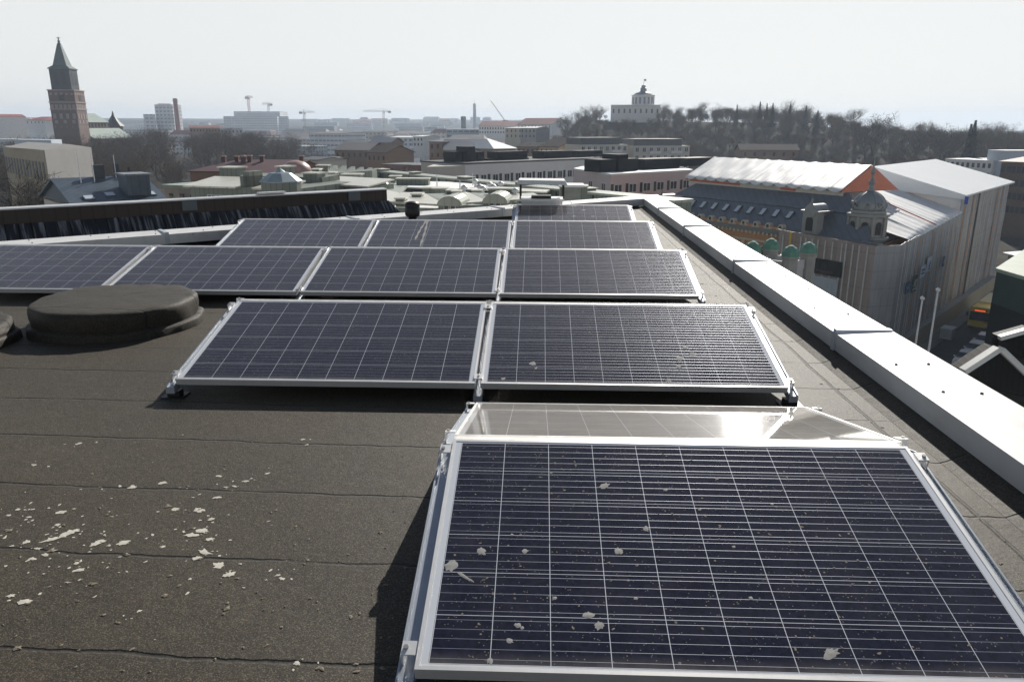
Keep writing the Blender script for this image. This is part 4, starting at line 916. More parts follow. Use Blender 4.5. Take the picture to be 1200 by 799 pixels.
for p in cn:
    k = W(MB().lathe([(.62, zc-1.9), (.62, zc+.55), (.72, zc+.62), (.72, zc+.75)], 8, (p.x, p.y, 0), .39), 'turret', STONE, t)
    WP(MB().lathe([(.70, zc+.753), (.68, zc+1.15), (.5, zc+1.45), (.22, zc+1.62), (.03, zc+1.7)], 8, (p.x, p.y, 0), .39), 'cap', COPP, k, t)
cc = sum(cn, Vector((0, 0, 0)))/4
for i in range(5):
    W(MB().lathe([(.16, zc-.398), (.16, zc+.1), (.26, zc+.15), (.05, zc+.32)], 10, (cc.x+rnd.uniform(-1.6, 1.6), cc.y+rnd.uniform(-1.6, 1.6), 0)), 'roof_vent', mat('galvanised', (.62, .63, .63), .35), t)

# dark green house across the street and the dark corrugated roofs close by
a, b = D(1168, 318, 92), D(1250, 318, 84)
q = [Vector(a[:2]), Vector(b[:2]), Vector(b[:2])+Vv*26, Vector(a[:2])+Vv*24]
t = T('green_house', 'dark green sheet-clad house with a pale flat roof at the right edge, across the street', 'building', (a.x, a.y, GZ-.3))
zg = D(1160, 316, 92).z
W(MB().prism(q, GZ-.3, zg-3.4), 'wall', mat('black_wall', (.012, .013, .013), .7, spec=.1), t); W(MB().prism(q, zg-3.397, zg-.1), 'upper_wall', seamed('dark_green_sheet', (.02, .05, .04), .8, 'X', .5, 0, .2, .03), t)
c_ = sum(q, Vector((0, 0)))/4; W(MB().prism([c_+(p-c_)*1.03 for p in q], zg-.097, zg+.25), 'roof', mat('pale_green_flat', (.33, .38, .3), .6, .1, .5), t)
flat_windows(t, q[3], q[0], 6, zg-6.5, zg-5, 1.1); flat_windows(t, q[3], q[0], 6, zg-9.8, zg-8.2, 1.1)
cor = seamed('corrugated_black', (.008, .009, .009), .16, 'X', .6, 0, .2, .03, spec=.08, dark=.3); TRIM = mat('white_verge', (.38, .39, .39), .5)
def gabled(label, pl, pa, pr, dist, run, drop):
    a, m_, b = D(*pl, dist), D(*pa, dist+.6), D(*pr, dist+1.2); d = Vector(((b-a).x, (b-a).y, 0)).normalized(); n = Vector((-d.y, d.x, 0))
    t = T('gabled_roof', label, 'roof', (m_.x, m_.y, a.z-1))
    front = [a, b, m_]; back = [p+n*run for p in front]
    W(MB().add([a+Vector((0, 0, -.3)), b+Vector((0, 0, -.3)), b, m_, a]+[p+n*.4 for p in (a+Vector((0, 0, -.3)), b+Vector((0, 0, -.3)), b, m_, a)], [(0, 1, 2, 3, 4), (9, 8, 7, 6, 5), (0, 5, 6, 1), (1, 6, 7, 2), (2, 7, 8, 3), (3, 8, 9, 4), (4, 9, 5, 0)]), 'gable_wall', cor, t)
    W(MB().add([a+Vector((0, 0, -.31)), b+Vector((0, 0, -.31)), b+Vector((0, 0, -drop)), a+Vector((0, 0, -drop))]+[p+n*run for p in (a+Vector((0, 0, -.31)), b+Vector((0, 0, -.31)), b+Vector((0, 0, -drop)), a+Vector((0, 0, -drop)))], [(0, 3, 2, 1), (4, 5, 6, 7), (0, 1, 5, 4), (1, 2, 6, 5), (3, 0, 4, 7), (2, 3, 7, 6)]), 'lower_wall', mat('black_wall', (.012, .013, .013), .7, spec=.1), t)
    for p, q_, sg in ((a, m_, -1), (m_, b, 1)):
        s_ = (q_-p).normalized(); u_ = s_.cross(n); u_ = u_ if u_.z > 0 else -u_
        W(MB().hexa([p+u_*.02+n*.1, q_+u_*.02+n*.1, q_+u_*.02+n*run, p+u_*.02+n*run], [p+u_*.1+n*.1, q_+u_*.1+n*.1, q_+u_*.1+n*run, p+u_*.1+n*run]), 'roof_slope', cor, t)
        W(MB().hexa([p+u_*.0-n*.12, q_+u_*.0-n*.12, q_+u_*.0+n*.09, p+u_*.0+n*.09], [p+u_*.13-n*.12, q_+u_*.13-n*.12, q_+u_*.13+n*.09, p+u_*.13+n*.09]), 'verge_trim', TRIM, t)
    return t
gabled('nearer dark corrugated gable with white verge trim below the right parapet', (1129, 437), (1169, 411), (1212, 452), 20.5, .42, 20)
gabled('dark roof with a white verge, just behind the nearer corrugated gable', (1171, 398), (1207, 388), (1262, 428), 27, .42, 19)

# ------------------------------------------------------------------ left side: theatre slab, blue-grey roof, green block, red roofs
GREYW = mat('grey_concrete', (.30, .29, .28), .85, .1, .25); BEIGE = mat('beige_facade', (.40, .34, .24), .8, .1, .4)
a, b, c_ = D(5, 172, 222), D(52, 176, 182), D(107, 174, 200)
zt = D(52, 176, 182).z
q = [a, b, c_, Vector((c_.x-28, c_.y+26, 0))]
t = T('theatre', 'grey slab-sided theatre with beige windowed front and white stage tower, left of the blue-grey roof', 'building', (b.x, b.y, GZ-.3))
d2 = D(80, 169, 191); g = MB().prism(q, GZ-.3, zt); W(g, 'wall', GREYW, t)
W(MB().add([V2(b, zt+.003), V2(c_, zt+.003), V2(d2, D(80, 169, 191).z), ]+[V2(p, z)+Vector((-22, 20, 0)) for p, z in ((b, zt+.003), (c_, zt+.003), (d2, D(80, 169, 191).z))], [(0, 1, 2), (5, 4, 3), (0, 2, 5, 3), (2, 1, 4, 5)]), 'gable_top', GREYW, t)
W(MB().wallbox(a, b, .3, GZ, zt-.02, .31), 'front', BEIGE, t)
flat_windows(t, Vector(a)+Vector((.0, 0, 0)), b, 13, zt-6.0, zt-2.4, 1.5, mat('dark_glass_far', (.05, .05, .05), .3)); 
for w_ in [o for o in t.children if o.name.startswith('window')]: 
    dd_ = (Vector(b[:2])-Vector(a[:2])).normalized(); w_.location += Vector((dd_.y, -dd_.x, 0))*.33
e0, e1 = D(16, 163, 235), D(60, 166, 225); q = foot(e0, e1, 8, -6); W(MB().prism(q, zt+.01, D(40, 164, 230).z), 'stage_tower', mat('pale_blue_cladding', (.45, .5, .56), .6, .08, .3), t)

# blue-grey roofed house just over the ridge wall
za = D(135, 208, 92).z; ze = D(135, 236, 84).z
L0, R0 = D(88, 240, 86), D(192, 232, 88)
q = foot(L0, R0, 15, 0)
t = T('blue_roof_house', 'house with blue-grey sheet roof, dormer box and skylights behind the black ridge', 'building', (L0.x, L0.y, GZ-.3))
W(MB().prism(q, GZ-.3, ze-.5), 'wall', CREAM, t)
rf = gable(t, q, ze-.4, za, BLUEZ, BLUEZ, .4)
L_ = (Vector(R0[:2])-Vector(L0[:2])); dl = L_.normalized(); dn_ = Vector((-dl.y, dl.x))
def onroof(f, b): p = Vector(L0[:2])+L_*f+dn_*b; return Vector((p.x, p.y, (ze-.4)+(za-ze+.4)*(b+.4)/7.9))
sl_ = Vector((dn_.x, dn_.y, (za-ze+.4)/7.9)).normalized(); sn = Vector((dl.x, dl.y, 0)).cross(sl_)
for f, b_ in ((.19, 1.3), (.44, 1.9), (.9, 1.6)):
    k = W(MB().obox(onroof(f, b_)+sn*.08, (dl.x, dl.y, 0), sl_, sn, .5, .55, .07), 'skylight', mat('skylight_frame', (.1, .11, .12), .5), t); WP(MB().obox(onroof(f, b_)+sn*.155, (dl.x, dl.y, 0), sl_, sn, .42, .47, .01), 'pane', sky_m, k, t)
o = onroof(.76, 2.6); k = W(MB().obox(V2(o, o.z+.7)+Vector((0, 0, 0)), (dl.x, dl.y, 0), (dn_.x, dn_.y, 0), (0, 0, 1), 1.1, 1.6, 1.0), 'dormer', BLUEZ, t)
WP(MB().obox(V2(o, o.z+1.8), (dl.x, dl.y, 0), (dn_.x, dn_.y, 0), (0, 0, 1), 1.35, 1.9, .08), 'dormer_roof', ZINC, k, t)
for f, w_, h_ in ((.50, .5, 1.0), (.71, .25, 1.1), (.86, .12, .7)):
    o = onroof(f, 7.2); W(MB().obox(V2(o, o.z+.3), (dl.x, dl.y, 0), (dn_.x, dn_.y, 0), (0, 0, 1), w_, w_*.7, h_), 'chimney', mat('dark_chimney', (.06, .06, .065), .7), t)
for f, bb, h_ in ((.24, 5.6, 3.3), (.40, 5.8, 3.2), (.69, 6.9, 2.4)):
    o = onroof(f, bb); W(MB().tube(o, V2(o, o.z+h_), .05, .03, 6), 'mast', mat('pole_white', (.6, .61, .62), .4), t)
# low pale stone house between the blue roof and the green block
t = block('stone_house', 'weathered pale stone house end between the blue-grey roof and the green block', 'building', foot(D(192, 222, 96), D(232, 216, 92), 10), D(205, 221, 94).z, mat('weathered_stone', (.33, .29, .26), .85, .2, .5), mat('green_coping', (.33, .38, .32), .6))
flat_windows(t, D(194, 222, 95.9), D(230, 216, 91.9), 3, D(205, 234, 94).z-1.2, D(205, 234, 94).z+.6, .6)

# green metal-roofed block round a courtyard
def onz(px, py, z): return PZ(px, py, z)
t = T('green_roof_house', 'house clad in pale green sheet metal with an eight-sided blue-grey turret roof', 'building', D(260, 225, 78))
t.location.z = GZ-.3
A_, B_ = D(203, 214, 84), D(345, 217, 74); zr = D(270, 204, 92).z
q = foot(D(222, 216, 79), D(349, 218, 72), 11)
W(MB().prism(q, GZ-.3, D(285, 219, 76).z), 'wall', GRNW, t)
z_e = D(285, 219, 76).z
# mono-pitched roof parts, sun glare put in as cream, in front of a taller green back wall
d1 = (Vector(q[1])-Vector(q[0])).normalized(); n1_ = Vector((-d1.y, d1.x)); Lq_ = (Vector(q[1])-Vector(q[0])).length
def G(f, b, z): p = Vector(q[0])+d1*(Lq_*f)+n1_*b; return Vector((p.x, p.y, z))
W(MB().hexa([G(-.03, -.5, z_e-.1), G(.46, -.5, z_e-.1), G(.43, 6, z_e+.35), G(-.16, 6, z_e+.35)], [G(-.03, -.5, z_e+.05), G(.46, -.5, z_e+.05), G(.43, 6, z_e+.5), G(-.16, 6, z_e+.5)]), 'low_roof', GRNGLARE, t)
W(MB().hexa([G(.6, -.3, z_e-.15), G(.86, -.3, z_e-.15), G(.8, 5, z_e+.25), G(.55, 5, z_e+.25)], [G(.6, -.3, z_e), G(.86, -.3, z_e), G(.8, 5, z_e+.4), G(.55, 5, z_e+.4)]), 'low_roof', GRNGLARE, t)
zb_ = D(270, 204.5, 88).z
W(MB().hexa([G(-.2, 8, z_e-.3), G(.8, 8, z_e-.3), G(.8, 11.4, z_e-.3), G(-.2, 11.4, z_e-.3)], [G(-.2, 8, zb_), G(.8, 8, zb_), G(.8, 11.4, zb_+.1), G(-.2, 11.4, zb_+.1)]), 'back_wall', GRNW, t)
for f, w_, h_ in ((-.13, .09, .75), (.42, .045, .95), (.70, .07, .35)):
    W(MB().hexa([G(f-w_, 7.7, z_e-.2), G(f+w_, 7.7, z_e-.2), G(f+w_, 9.2, z_e-.2), G(f-w_, 9.2, z_e-.2)], [G(f-w_, 7.7, zb_+h_), G(f+w_, 7.7, zb_+h_), G(f+w_, 9.2, zb_+h_), G(f-w_, 9.2, zb_+h_)]), 'chimney_block', GRNW, t)
    W(MB().hexa([G(f-w_-.012, 7.5, zb_+h_+.003), G(f+w_+.012, 7.5, zb_+h_+.003), G(f+w_+.012, 9.4, zb_+h_+.003), G(f-w_-.012, 9.4, zb_+h_+.003)], [G(f-w_-.012, 7.5, zb_+h_+.14), G(f+w_+.012, 7.5, zb_+h_+.14), G(f+w_+.012, 9.4, zb_+h_+.14), G(f-w_-.012, 9.4, zb_+h_+.14)]), 'chimney_cap', GRNGLARE, t)
for f, w_, h_ in ((.515, .045, 1.3), (.53, .03, 1.7)):
    W(MB().hexa([G(f-w_, .2, z_e-2), G(f+w_, .2, z_e-2), G(f+w_, 2.2, z_e-2), G(f-w_, 2.2, z_e-2)], [G(f-w_, .2, z_e+h_-.3), G(f+w_, .2, z_e+h_-.3), G(f+w_, 2.2, z_e+h_-.3), G(f-w_, 2.2, z_e+h_-.3)]), 'chimney_block', GRNW, t)
windows(t, G(.16, 0, 0), G(.42, 0, 0), 3, z_e-2.3, z_e-.75, .9); windows(t, G(.66, 0, 0), G(.92, 0, 0), 4, z_e-2.0, z_e-.6, .7); windows(t, G(.5, 0, 0), G(.6, 0, 0), 1, z_e-2.2, z_e-.7, .9)
tc = D(330, 222, 72); zt0, zt1 = D(330, 213, 72).z, D(325, 198, 72).z
W(MB().lathe([(1.72, z_e-4), (1.72, zt0)], 8, (tc.x, tc.y, 0), .39), 'turret', GRNW, t)
W(MB().lathe([(1.85, zt0+.003), (1.85, zt0+.08), (1.55, zt0+.3), (.95, zt0+.75), (.45, zt1-.25), (.08, zt1), (.02, zt1+.15)], 8, (tc.x, tc.y, 0), .39), 'turret_roof', mat('turret_blue_zinc', (.28, .34, .36), .35, .12, 1, metal=.2), t)

# maroon roofs behind
t = T('maroon_roof_house', 'maroon sheet-roofed house with several dark red chimneys behind the green block', 'building', D(290, 195, 140)); t.location.z = GZ-.3
for i, (p0_, p1_, dist, dep, pe, pr_, hp) in enumerate((((222, 197), (272, 197), 138, 16, 199, 187.5, 4), ((262, 199), (338, 199), 134, 18, 201, 187.0, 0))):
    L0_, R0_ = D(*p0_, dist), D(*p1_, dist-4); qq = foot(L0_, R0_, dep); z0_, z1_ = D(p0_[0], pe, dist).z, D(p0_[0], pr_, dist+dep/2).z
    W(MB().prism(qq, GZ-.3, z0_-.3), 'wall', BRICK, t); gable(t, qq, z0_-.2, z1_, DKRED, BRICK, .4, hp)
    for f in ((.3, .62, .8) if i == 0 else (.02, .13, .33, .97)):
        p = Vector(qq[0])+(Vector(qq[1])-Vector(qq[0]))*f; p += Vector((-(qq[1]-qq[0]).y, (qq[1]-qq[0]).x)).normalized()*dep*.42
        k = W(MB().box(p.x-.32, p.x+.32, p.y-.3, p.y+.3, z1_-1.5, z1_+.6), 'chimney', DKRED, t); WP(MB().box(p.x-.4, p.x+.4, p.y-.38, p.y+.38, z1_+.603, z1_+.75), 'chimney_cap', mat('sunlit_maroon_pink', (.4, .25, .22), .4), k, t)  # pink of sunlit maroon sheet put into the cap colour
vc = D(347, 196, 118); W(MB().lathe([(2.2, vc.z-3), (2.2, vc.z-.5), (1.9, vc.z+.2), (1.2, vc.z+.75), (.1, vc.z+1.0)], 20, (vc.x, vc.y, 0)), 'round_roof', mat('sunlit_maroon_pink', (.4, .25, .22), .4), t, True)

# long green block: knee wall with railing, sawtooth lights, then the near roofs, coloured cream for sun glare, with dormers
t = T('courtyard_block', 'sprawling pale green sheet-roofed block with cream slopes, dormers, vents and a long green knee wall', 'building', D(560, 240, 70)); t.location.z = GZ-.3
zk = -4.9
def K(px, py, z): return PZ(px, py, z)
# main flat roof slab of the block and its walls
kp = [K(352, 232, zk-.9), K(470, 262, zk-.9), K(800, 262, zk-.9), K(806, 240, zk-.9), K(700, 226, zk-.9), K(470, 208, zk-.9), K(355, 214, zk-.9)]
W(MB().prism(kp, GZ-.3, zk-1.4), 'wall', GRNW, t); W(MB().prism(kp, zk-1.397, zk-1.2), 'flat_roof', SNOWW, t)
# the long knee wall from upper left to lower right
w0, w1, w2 = D(438, 201.5, 118), D(560, 214, 92), D(792, 238, 62)
def kneewall(a, b, h, th, name='knee_wall'):
    a, b = Vector(a), Vector(b); d = Vector((b.x-a.x, b.y-a.y, 0)).normalized(); n = Vector((-d.y, d.x, 0)); zz = Vector((0, 0, 1))
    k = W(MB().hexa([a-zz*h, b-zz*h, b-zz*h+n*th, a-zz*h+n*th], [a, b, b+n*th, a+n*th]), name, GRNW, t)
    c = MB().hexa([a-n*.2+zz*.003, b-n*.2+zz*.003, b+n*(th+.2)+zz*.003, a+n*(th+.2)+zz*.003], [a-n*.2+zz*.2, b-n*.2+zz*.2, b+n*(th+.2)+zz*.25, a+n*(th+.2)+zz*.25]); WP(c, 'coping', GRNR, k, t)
    L = (b-a).length; j = 1.0
    while j < L:
        p = a+(b-a)*(j/L)-n*.06; WP(MB().obox(p-zz*h*.5, d, n, zz, .07, .06, h*.48), 'batten', mat('dark_green_batten', (.05, .075, .055), .6), k, t); j += 2.1
    return n
nk = kneewall(w0, w1, 2.6, 1.6); kneewall(w1, w2, 2.4, 1.6)
for f, side in ((.04, 0), (.4, 0), (.86, 0), (.28, 1), (.62, 1)):
    a, b = (w0, w1) if side == 0 else (w1, w2); p = a+(b-a)*f+nk*.8; d = Vector((b.x-a.x, b.y-a.y, 0)).normalized()
    k = W(MB().obox(p+Vector((0, 0, .3)), d, nk, (0, 0, 1), 1.1 if f in (.04, .86, .28) else .6, .6, .1), 'roof_vent_box', GRNW, t); WP(MB().obox(p+Vector((0, 0, .45)), d, nk, (0, 0, 1), 1.25 if f in (.04, .86, .28) else .75, .75, .045), 'vent_lid', GRNGLARE, k, t)
# sawtooth skylights on the far left wing
for i in range(6):
    p = D(386+i*10.5, 197+i*.75, 122-i*1.5); d = Vector((w1.x-w0.x, w1.y-w0.y, 0)).normalized()
    W(MB().hexa([p+Vector((-1.2, -1, -1.2)), p+Vector((.5, -1, -1.2)), p+Vector((.5, 3.5, -1.2)), p+Vector((-1.2, 3.5, -1.2))], [p+Vector((-1.2, -1, -.9)), p+Vector((-.8, -1, -.85)), p+Vector((.35, 3.5, .25)), p+Vector((-.25, 3.5, .25))]), 'sawtooth_light', GRNR, t)
for i, (px, py, dd, w_, h_) in enumerate(((379, 194.5, 118, 1.6, 3), (371, 199, 112, 1.0, 3), (413, 205, 96, 2.2, 2.2), (390, 203, 100, .8, 2.5))):
    p = D(px, py, dd); k = W(MB().box(p.x-w_/2, p.x+w_/2, p.y-.7, p.y+.9, p.z-h_, p.z), 'chimney_block', GRNW, t); WP(MB().box(p.x-w_/2-.15, p.x+w_/2+.15, p.y-.85, p.y+1.05, p.z+.003, p.z+.16), 'chimney_cap', GRNGLARE, k, t)
wl = [D(356, 206, 108), D(436, 200, 106)]; W(MB().hexa([V2(wl[0], wl[0].z-2), V2(wl[1], wl[1].z-2), V2(wl[1], wl[1].z-2)+Vector((0, 3, 0)), V2(wl[0], wl[0].z-2)+Vector((0, 3, 0))], [wl[0], wl[1], wl[1]+Vector((0, 3, .1)), wl[0]+Vector((0, 3, .1))]), 'wing_wall', GRNW, t)
# window wing with slope coloured as sun glare (px 360-440, y 208-222)
wa, wb = D(352, 213.5, 84), D(432, 217.5, 76); ww = (wb-wa); 
W(MB().prism([wa, wb, wb+Vector((1.5, 5, 0)), wa+Vector((0, 5, 0))], GZ-.3, min(wa.z, wb.z)-.05), 'window_wing', GRNW, t)
zz0 = min(wa.z, wb.z)
W(MB().hexa([V2(wa, zz0-.04)+Vector((-.4, -.5, 0)), V2(wb, zz0-.04)+Vector((0, -.5, 0)), V2(wb, zz0+.25)+Vector((1.5, 5.5, 0)), V2(wa, zz0+.25)+Vector((.5, 5.5, 0))], [V2(wa, zz0+.1)+Vector((-.4, -.5, 0)), V2(wb, zz0+.1)+Vector((0, -.5, 0)), V2(wb, zz0+.39)+Vector((1.5, 5.5, 0)), V2(wa, zz0+.39)+Vector((.5, 5.5, 0))]), 'glare_slope', GRNGLARE, t)
windows(t, wa+(wb-wa)*.2, wa+(wb-wa)*.6, 2, zz0-1.7, zz0-.5, 1.0); windows(t, wa+(wb-wa)*.66, wa+(wb-wa)*1.0, 3, zz0-1.7, zz0-.4, .75)
# slopes coloured cream for sun glare, falling towards the camera side, separated by valleys, with arched dormers at their feet
def slope(p, m_=GRNGLARE, name='glare_slope'):
    v = [Vector(x) for x in p]; n = (v[1]-v[0]).cross(v[2]-v[0]).normalized(); n = n if n.z > 0 else -n
    W(MB().hexa([x-n*.15 for x in v], v), name, m_, t)
slope([D(455, 236, 62), D(522, 240, 58), D(497, 226, 70), D(470, 225, 72)])
slope([D(528, 238.5, 58), D(572, 236, 58), D(548, 225, 70), D(530, 226, 70)])
slope([D(586, 235, 58), D(640, 232, 57), D(625, 226, 64), D(600, 227, 66)])
slope([D(441, 233, 64), D(456, 240, 60), D(468, 226, 72), D(452, 222, 74)])
slope([D(497, 227, 70), D(522, 239.5, 58.4), D(533, 238, 58.4), D(530, 226.5, 70)], GRNW, 'valley_slope')
slope([D(548, 225.5, 70), D(572, 236.5, 58.4), D(586, 235.5, 58.4), D(600, 227.5, 66)], GRNW, 'valley_slope')
slope([D(470, 219, 84), D(560, 222, 80), D(575, 214.5, 94), D(500, 212.5, 98)], SNOWW, 'glare_white_slope')  # white colour stands in for sun glare on the green sheet
slope([D(560, 222, 80), D(640, 225, 72), D(650, 219, 84), D(575, 214.8, 94)], GRNGLARE)
slope([D(440, 227, 72), D(470, 226, 72), D(480, 216, 90), D(448, 214, 92)], GRNR, 'green_slope')
for px, py in ((527, 243), (580, 240)):
    p = D(px, py, 56.5); so = Vector((1, -.1, 0)).normalized(); bo = Vector((.1, 1, 0)).normalized()
    arc = lambda r_, y: [p+so*x+bo*y+Vector((0, 0, z)) for x, z in [(-r_, -1.3), (r_, -1.3), (r_, .1)]+[(r_*math.cos(i*math.pi/8), .1+r_*.75*math.sin(i*math.pi/8)) for i in range(1, 8)]+[(-r_, .1)]]
    k = W(MB().hexa(arc(.85, 3.0), arc(.85, 0)), 'arched_dormer', GRNW, t); WP(MB().hexa(arc(.95, 3.0)[2:], arc(.95, -.12)[2:]), 'dormer_hood', GRNR, k, t)
    for sx in (-.24, .24): WP(MB().obox(p+so*sx+bo*(-.02)+Vector((0, 0, -.35)), so, bo, (0, 0, 1), .2, .03, .5), 'window_frame', WFR, k, t); WP(MB().obox(p+so*sx+bo*(-.055)+Vector((0, 0, -.35)), so, bo, (0, 0, 1), .15, .01, .44), 'pane', GLASS, k, t)
eav = [D(452, 243, 58), D(520, 244.5, 56.6), D(640, 236.5, 56.6)]
for i in range(2): W(MB().wallbox(eav[i], eav[i+1], .4, GZ-.3, (eav[i].z+eav[i+1].z)/2, 0), 'eave_wall', GRNW, t)
for px, py, dd, w_, h_ in ((505, 221, 74, 1.5, 1.3), (516, 221.5, 73, 1.3, 1.2), (529, 224, 69, .75, 1.5), (535, 225, 68, .7, 1.3), (590, 222, 66, 2.5, 1.9), (489, 228, 66, .8, .8), (559, 224, 71, .8, .9), (470, 233, 62, .7, .7), (484, 210, 88, 3.6, 1.6), (448, 211, 96, 1.6, 1.6), (463, 207, 98, 1.3, 1.6), (672, 219, 60, 2.1, 2.2)):
    p = D(px, py, dd); k = W(MB().box(p.x-w_/2, p.x+w_/2, p.y-.5, p.y+.9, p.z-h_, p.z), 'chimney_block', GRNW, t); WP(MB().box(p.x-w_/2-.1, p.x+w_/2+.1, p.y-.6, p.y+1.0, p.z+.003, p.z+.12), 'chimney_cap', GRNGLARE, k, t)
galv = mat('galvanised', (.62, .63, .63), .35)
for px, py, dd in ((562, 219, 74), (566, 221, 73), (574, 216.5, 78), (578, 219, 75), (587, 216, 76), (466, 214, 92), (452, 216.5, 88), (557, 213, 84), (604, 224, 64), (544, 220, 74)):
    p = D(px, py, dd); W(MB().lathe([(.14, -.9), (.14, -.15), (.3, -.1), (.32, .1), (.18, .22), (.02, .28)], 10, p), 'roof_vent', galv, t)
for px, py, dd, h_ in ((512, 212, 84, 1.6), (539, 219, 74, 1.1), (554, 209, 88, 1.5), (397, 207, 92, 3.0)):
    p = D(px, py, dd); W(MB().tube(p-Vector((0, 0, h_)), p+Vector((0, 0, .6)), .06, .05, 6), 'mast', galv, t)
# green stone corner piece beside the vent stack
t = block('stone_chimney', 'broad mottled stone chimney with a white cap right behind the vent stack hood', 'chimney', foot(D(661, 221, 52), D(681, 220, 52), 1.6), D(670, 219.5, 52).z, mat('mottled_stone', (.26, .27, .23), .85, .25, 1.5), SNOWW, par=.15)

# ------------------------------------------------------------------ church
t = T('cathedral', 'brick church with a tall square tower, dark belfry and copper spire at the left', 'church', D(82, 165, 520)); t.location.z = GZ
cb = D(86, 165, 520); BRK = facade('cathedral_brick', (.125, .068, .052), (.22, .15, .125), 3.1, 9.0, .22, .1); CU = mat('copper_patina', (.075, .105, .10), .55, .15, .05); DKC = mat('dark_copper', (.022, .026, .03), .55, .2, .1)
def zy(py, px=80, dist=520): return D(px, py, dist).z
ta = R(9)      # tower turned so that its right side shows narrow
def TW(hx, hy, z): 
    ca, sa = math.cos(ta), math.sin(ta); return [Vector((cb.x+x*ca-y*sa, cb.y+x*sa+y*ca, z)) for x, y in ((-hx, -hy), (hx, -hy), (hx, hy), (-hx, hy))]
hw = 6.9
W(MB().hexa(TW(hw, hw, GZ), TW(hw, hw, zy(107))), 'tower', BRK, t)
for zz_ in (107, 121, 129): W(MB().hexa(TW(hw+.35, hw+.35, zy(zz_)+.003), TW(hw+.35, hw+.35, zy(zz_-1.2))), 'string_course', mat('pale_course', (.34, .26, .22), .8), t)
ca, sa = math.cos(ta), math.sin(ta)
for face in range(2):
    for zc_, n_, hh, w_, m_ in ((126, 6, 2.6, .75, mat('pale_niche', (.30, .25, .23), .8)), (136.5, 4, 2.8, .8, mat('pale_niche', (.30, .25, .23), .8)), (115, 1, 3.2, 1.5, mat('dark_opening', (.015, .014, .014), .6)), (111, 5, 1.2, .6, mat('pale_niche', (.30, .25, .23), .8)), (143, 3, 1.8, .8, mat('pale_niche', (.30, .25, .23), .8))):
        for i in range(n_):
            u_ = (-hw+(i+.5)*2*hw/n_); lx, ly = (u_, -hw-.02) if face == 0 else (hw+.02, u_)
            W(MB().obox((cb.x+lx*ca-ly*sa, cb.y+lx*sa+ly*ca, zy(zc_)), (ca, sa, 0), (-sa, ca, 0), (0, 0, 1), w_ if face == 0 else .15, .15 if face == 0 else w_, hh/2), 'niche', m_, t)
W(MB().hexa(TW(5.3, 5.3, zy(105.7)), TW(5.3, 5.3, zy(82))), 'belfry', DKC, t)
for face in range(2):
    for u_ in (-2.6, 2.6):
        lx, ly = (u_*.75, -5.32) if face == 0 else (5.32, u_*.75)
        W(MB().obox((cb.x+lx*ca-ly*sa, cb.y+lx*sa+ly*ca, zy(93)), (ca, sa, 0), (-sa, ca, 0), (0, 0, 1), 1.1 if face == 0 else .1, .1 if face == 0 else 1.1, 3.5), 'louvre', mat('dark_opening', (.015, .014, .014), .6), t)
W(MB().hexa(TW(5.8, 5.8, zy(82)+.01), TW(5.8, 5.8, zy(81))), 'eaves', CU, t)
W(MB().hexa(TW(5.7, 5.7, zy(81)+.01), TW(3.6, 3.6, zy(77.5))).hexa(TW(3.6, 3.6, zy(77.5)), TW(.9, .9, zy(53))), 'spire', CU, t)
W(MB().lathe([(.9, zy(53)+.01), (1.1, zy(52)), (.5, zy(51)), (.5, zy(50)), (.9, zy(49)), (.3, zy(48)), (.2, zy(44))], 10, (cb.x, cb.y, 0)), 'finial', DKC, t)
W(MB().obox((cb.x, cb.y, zy(45.5)), (1, 0, 0), (0, 1, 0), (0, 0, 1), 1.0, .15, .15), 'cross_arm', DKC, t)
n0, n1 = D(97, 150, 532), D(127, 148, 548); dnv = (n1-n0); dnv.z = 0; dnv.normalize(); nv = Vector((-dnv.y, dnv.x, 0))
zc0, zc1, zc2 = zy(150, 110, 535), zy(143.5, 110, 535), zy(133, 110, 545)
W(MB().hexa([V2(n0, GZ), V2(n1, GZ), V2(n1, GZ)+nv*18, V2(n0, GZ)+nv*18], [V2(n0, zc1), V2(n1, zc1), V2(n1, zc1)+nv*18, V2(n0, zc1)+nv*18]), 'nave', BRK, t)
qn = [n0, n1, n1+nv*18, n0+nv*18]; gable(t, qn, zc1+.05, zc2, mat('sunlit_copper', (.36, .42, .37), .45, .08, .1), BRK, .5)  # sunlit white put into the copper roof colour
flat_windows(t, n0, n1, 8, zc0+.4, zc1-.8, 1.0, mat('pale_niche', (.30, .25, .23), .8))
a0 = [V2(n0, 0)-nv*9-dnv*3, V2(n1, 0)-nv*9+dnv*9, V2(n1, 0)+dnv*9-nv*.05, V2(n0, 0)-dnv*3-nv*.05]; zl = zy(163, 118, 525)
W(MB().hexa([V2(p, GZ) for p in a0], [V2(p, zl) for p in a0]), 'aisle', BRK, t)
W(MB().hexa([V2(a0[0]-nv*.5, zl+.01), V2(a0[1]-nv*.5, zl+.01), V2(a0[2], zc0-.6), V2(a0[3], zc0-.6)], [V2(a0[0]-nv*.5, zl+.4), V2(a0[1]-nv*.5, zl+.4), V2(a0[2], zc0-.2), V2(a0[3], zc0-.2)]), 'aisle_roof', mat('sunlit_copper', (.36, .42, .37), .45), t)
flat_windows(t, a0[0], a0[1], 5, zl-9, zl-3, 1.4, mat('dark_opening', (.015, .014, .014), .6))
sp = D(134, 148, 575); W(MB().lathe([(5.0, GZ), (5.0, zy(148, 131, 575))], 8, (sp.x, sp.y, 0), .3), 'choir_turret', BRK, t); W(MB().lathe([(6.3, zy(148, 131, 575)+.01), (3.2, zy(142, 131, 575)), (.8, zy(135, 131, 575)), (.1, zy(130, 131, 575))], 8, (sp.x, sp.y, 0), .3), 'choir_spire', DKC, t)

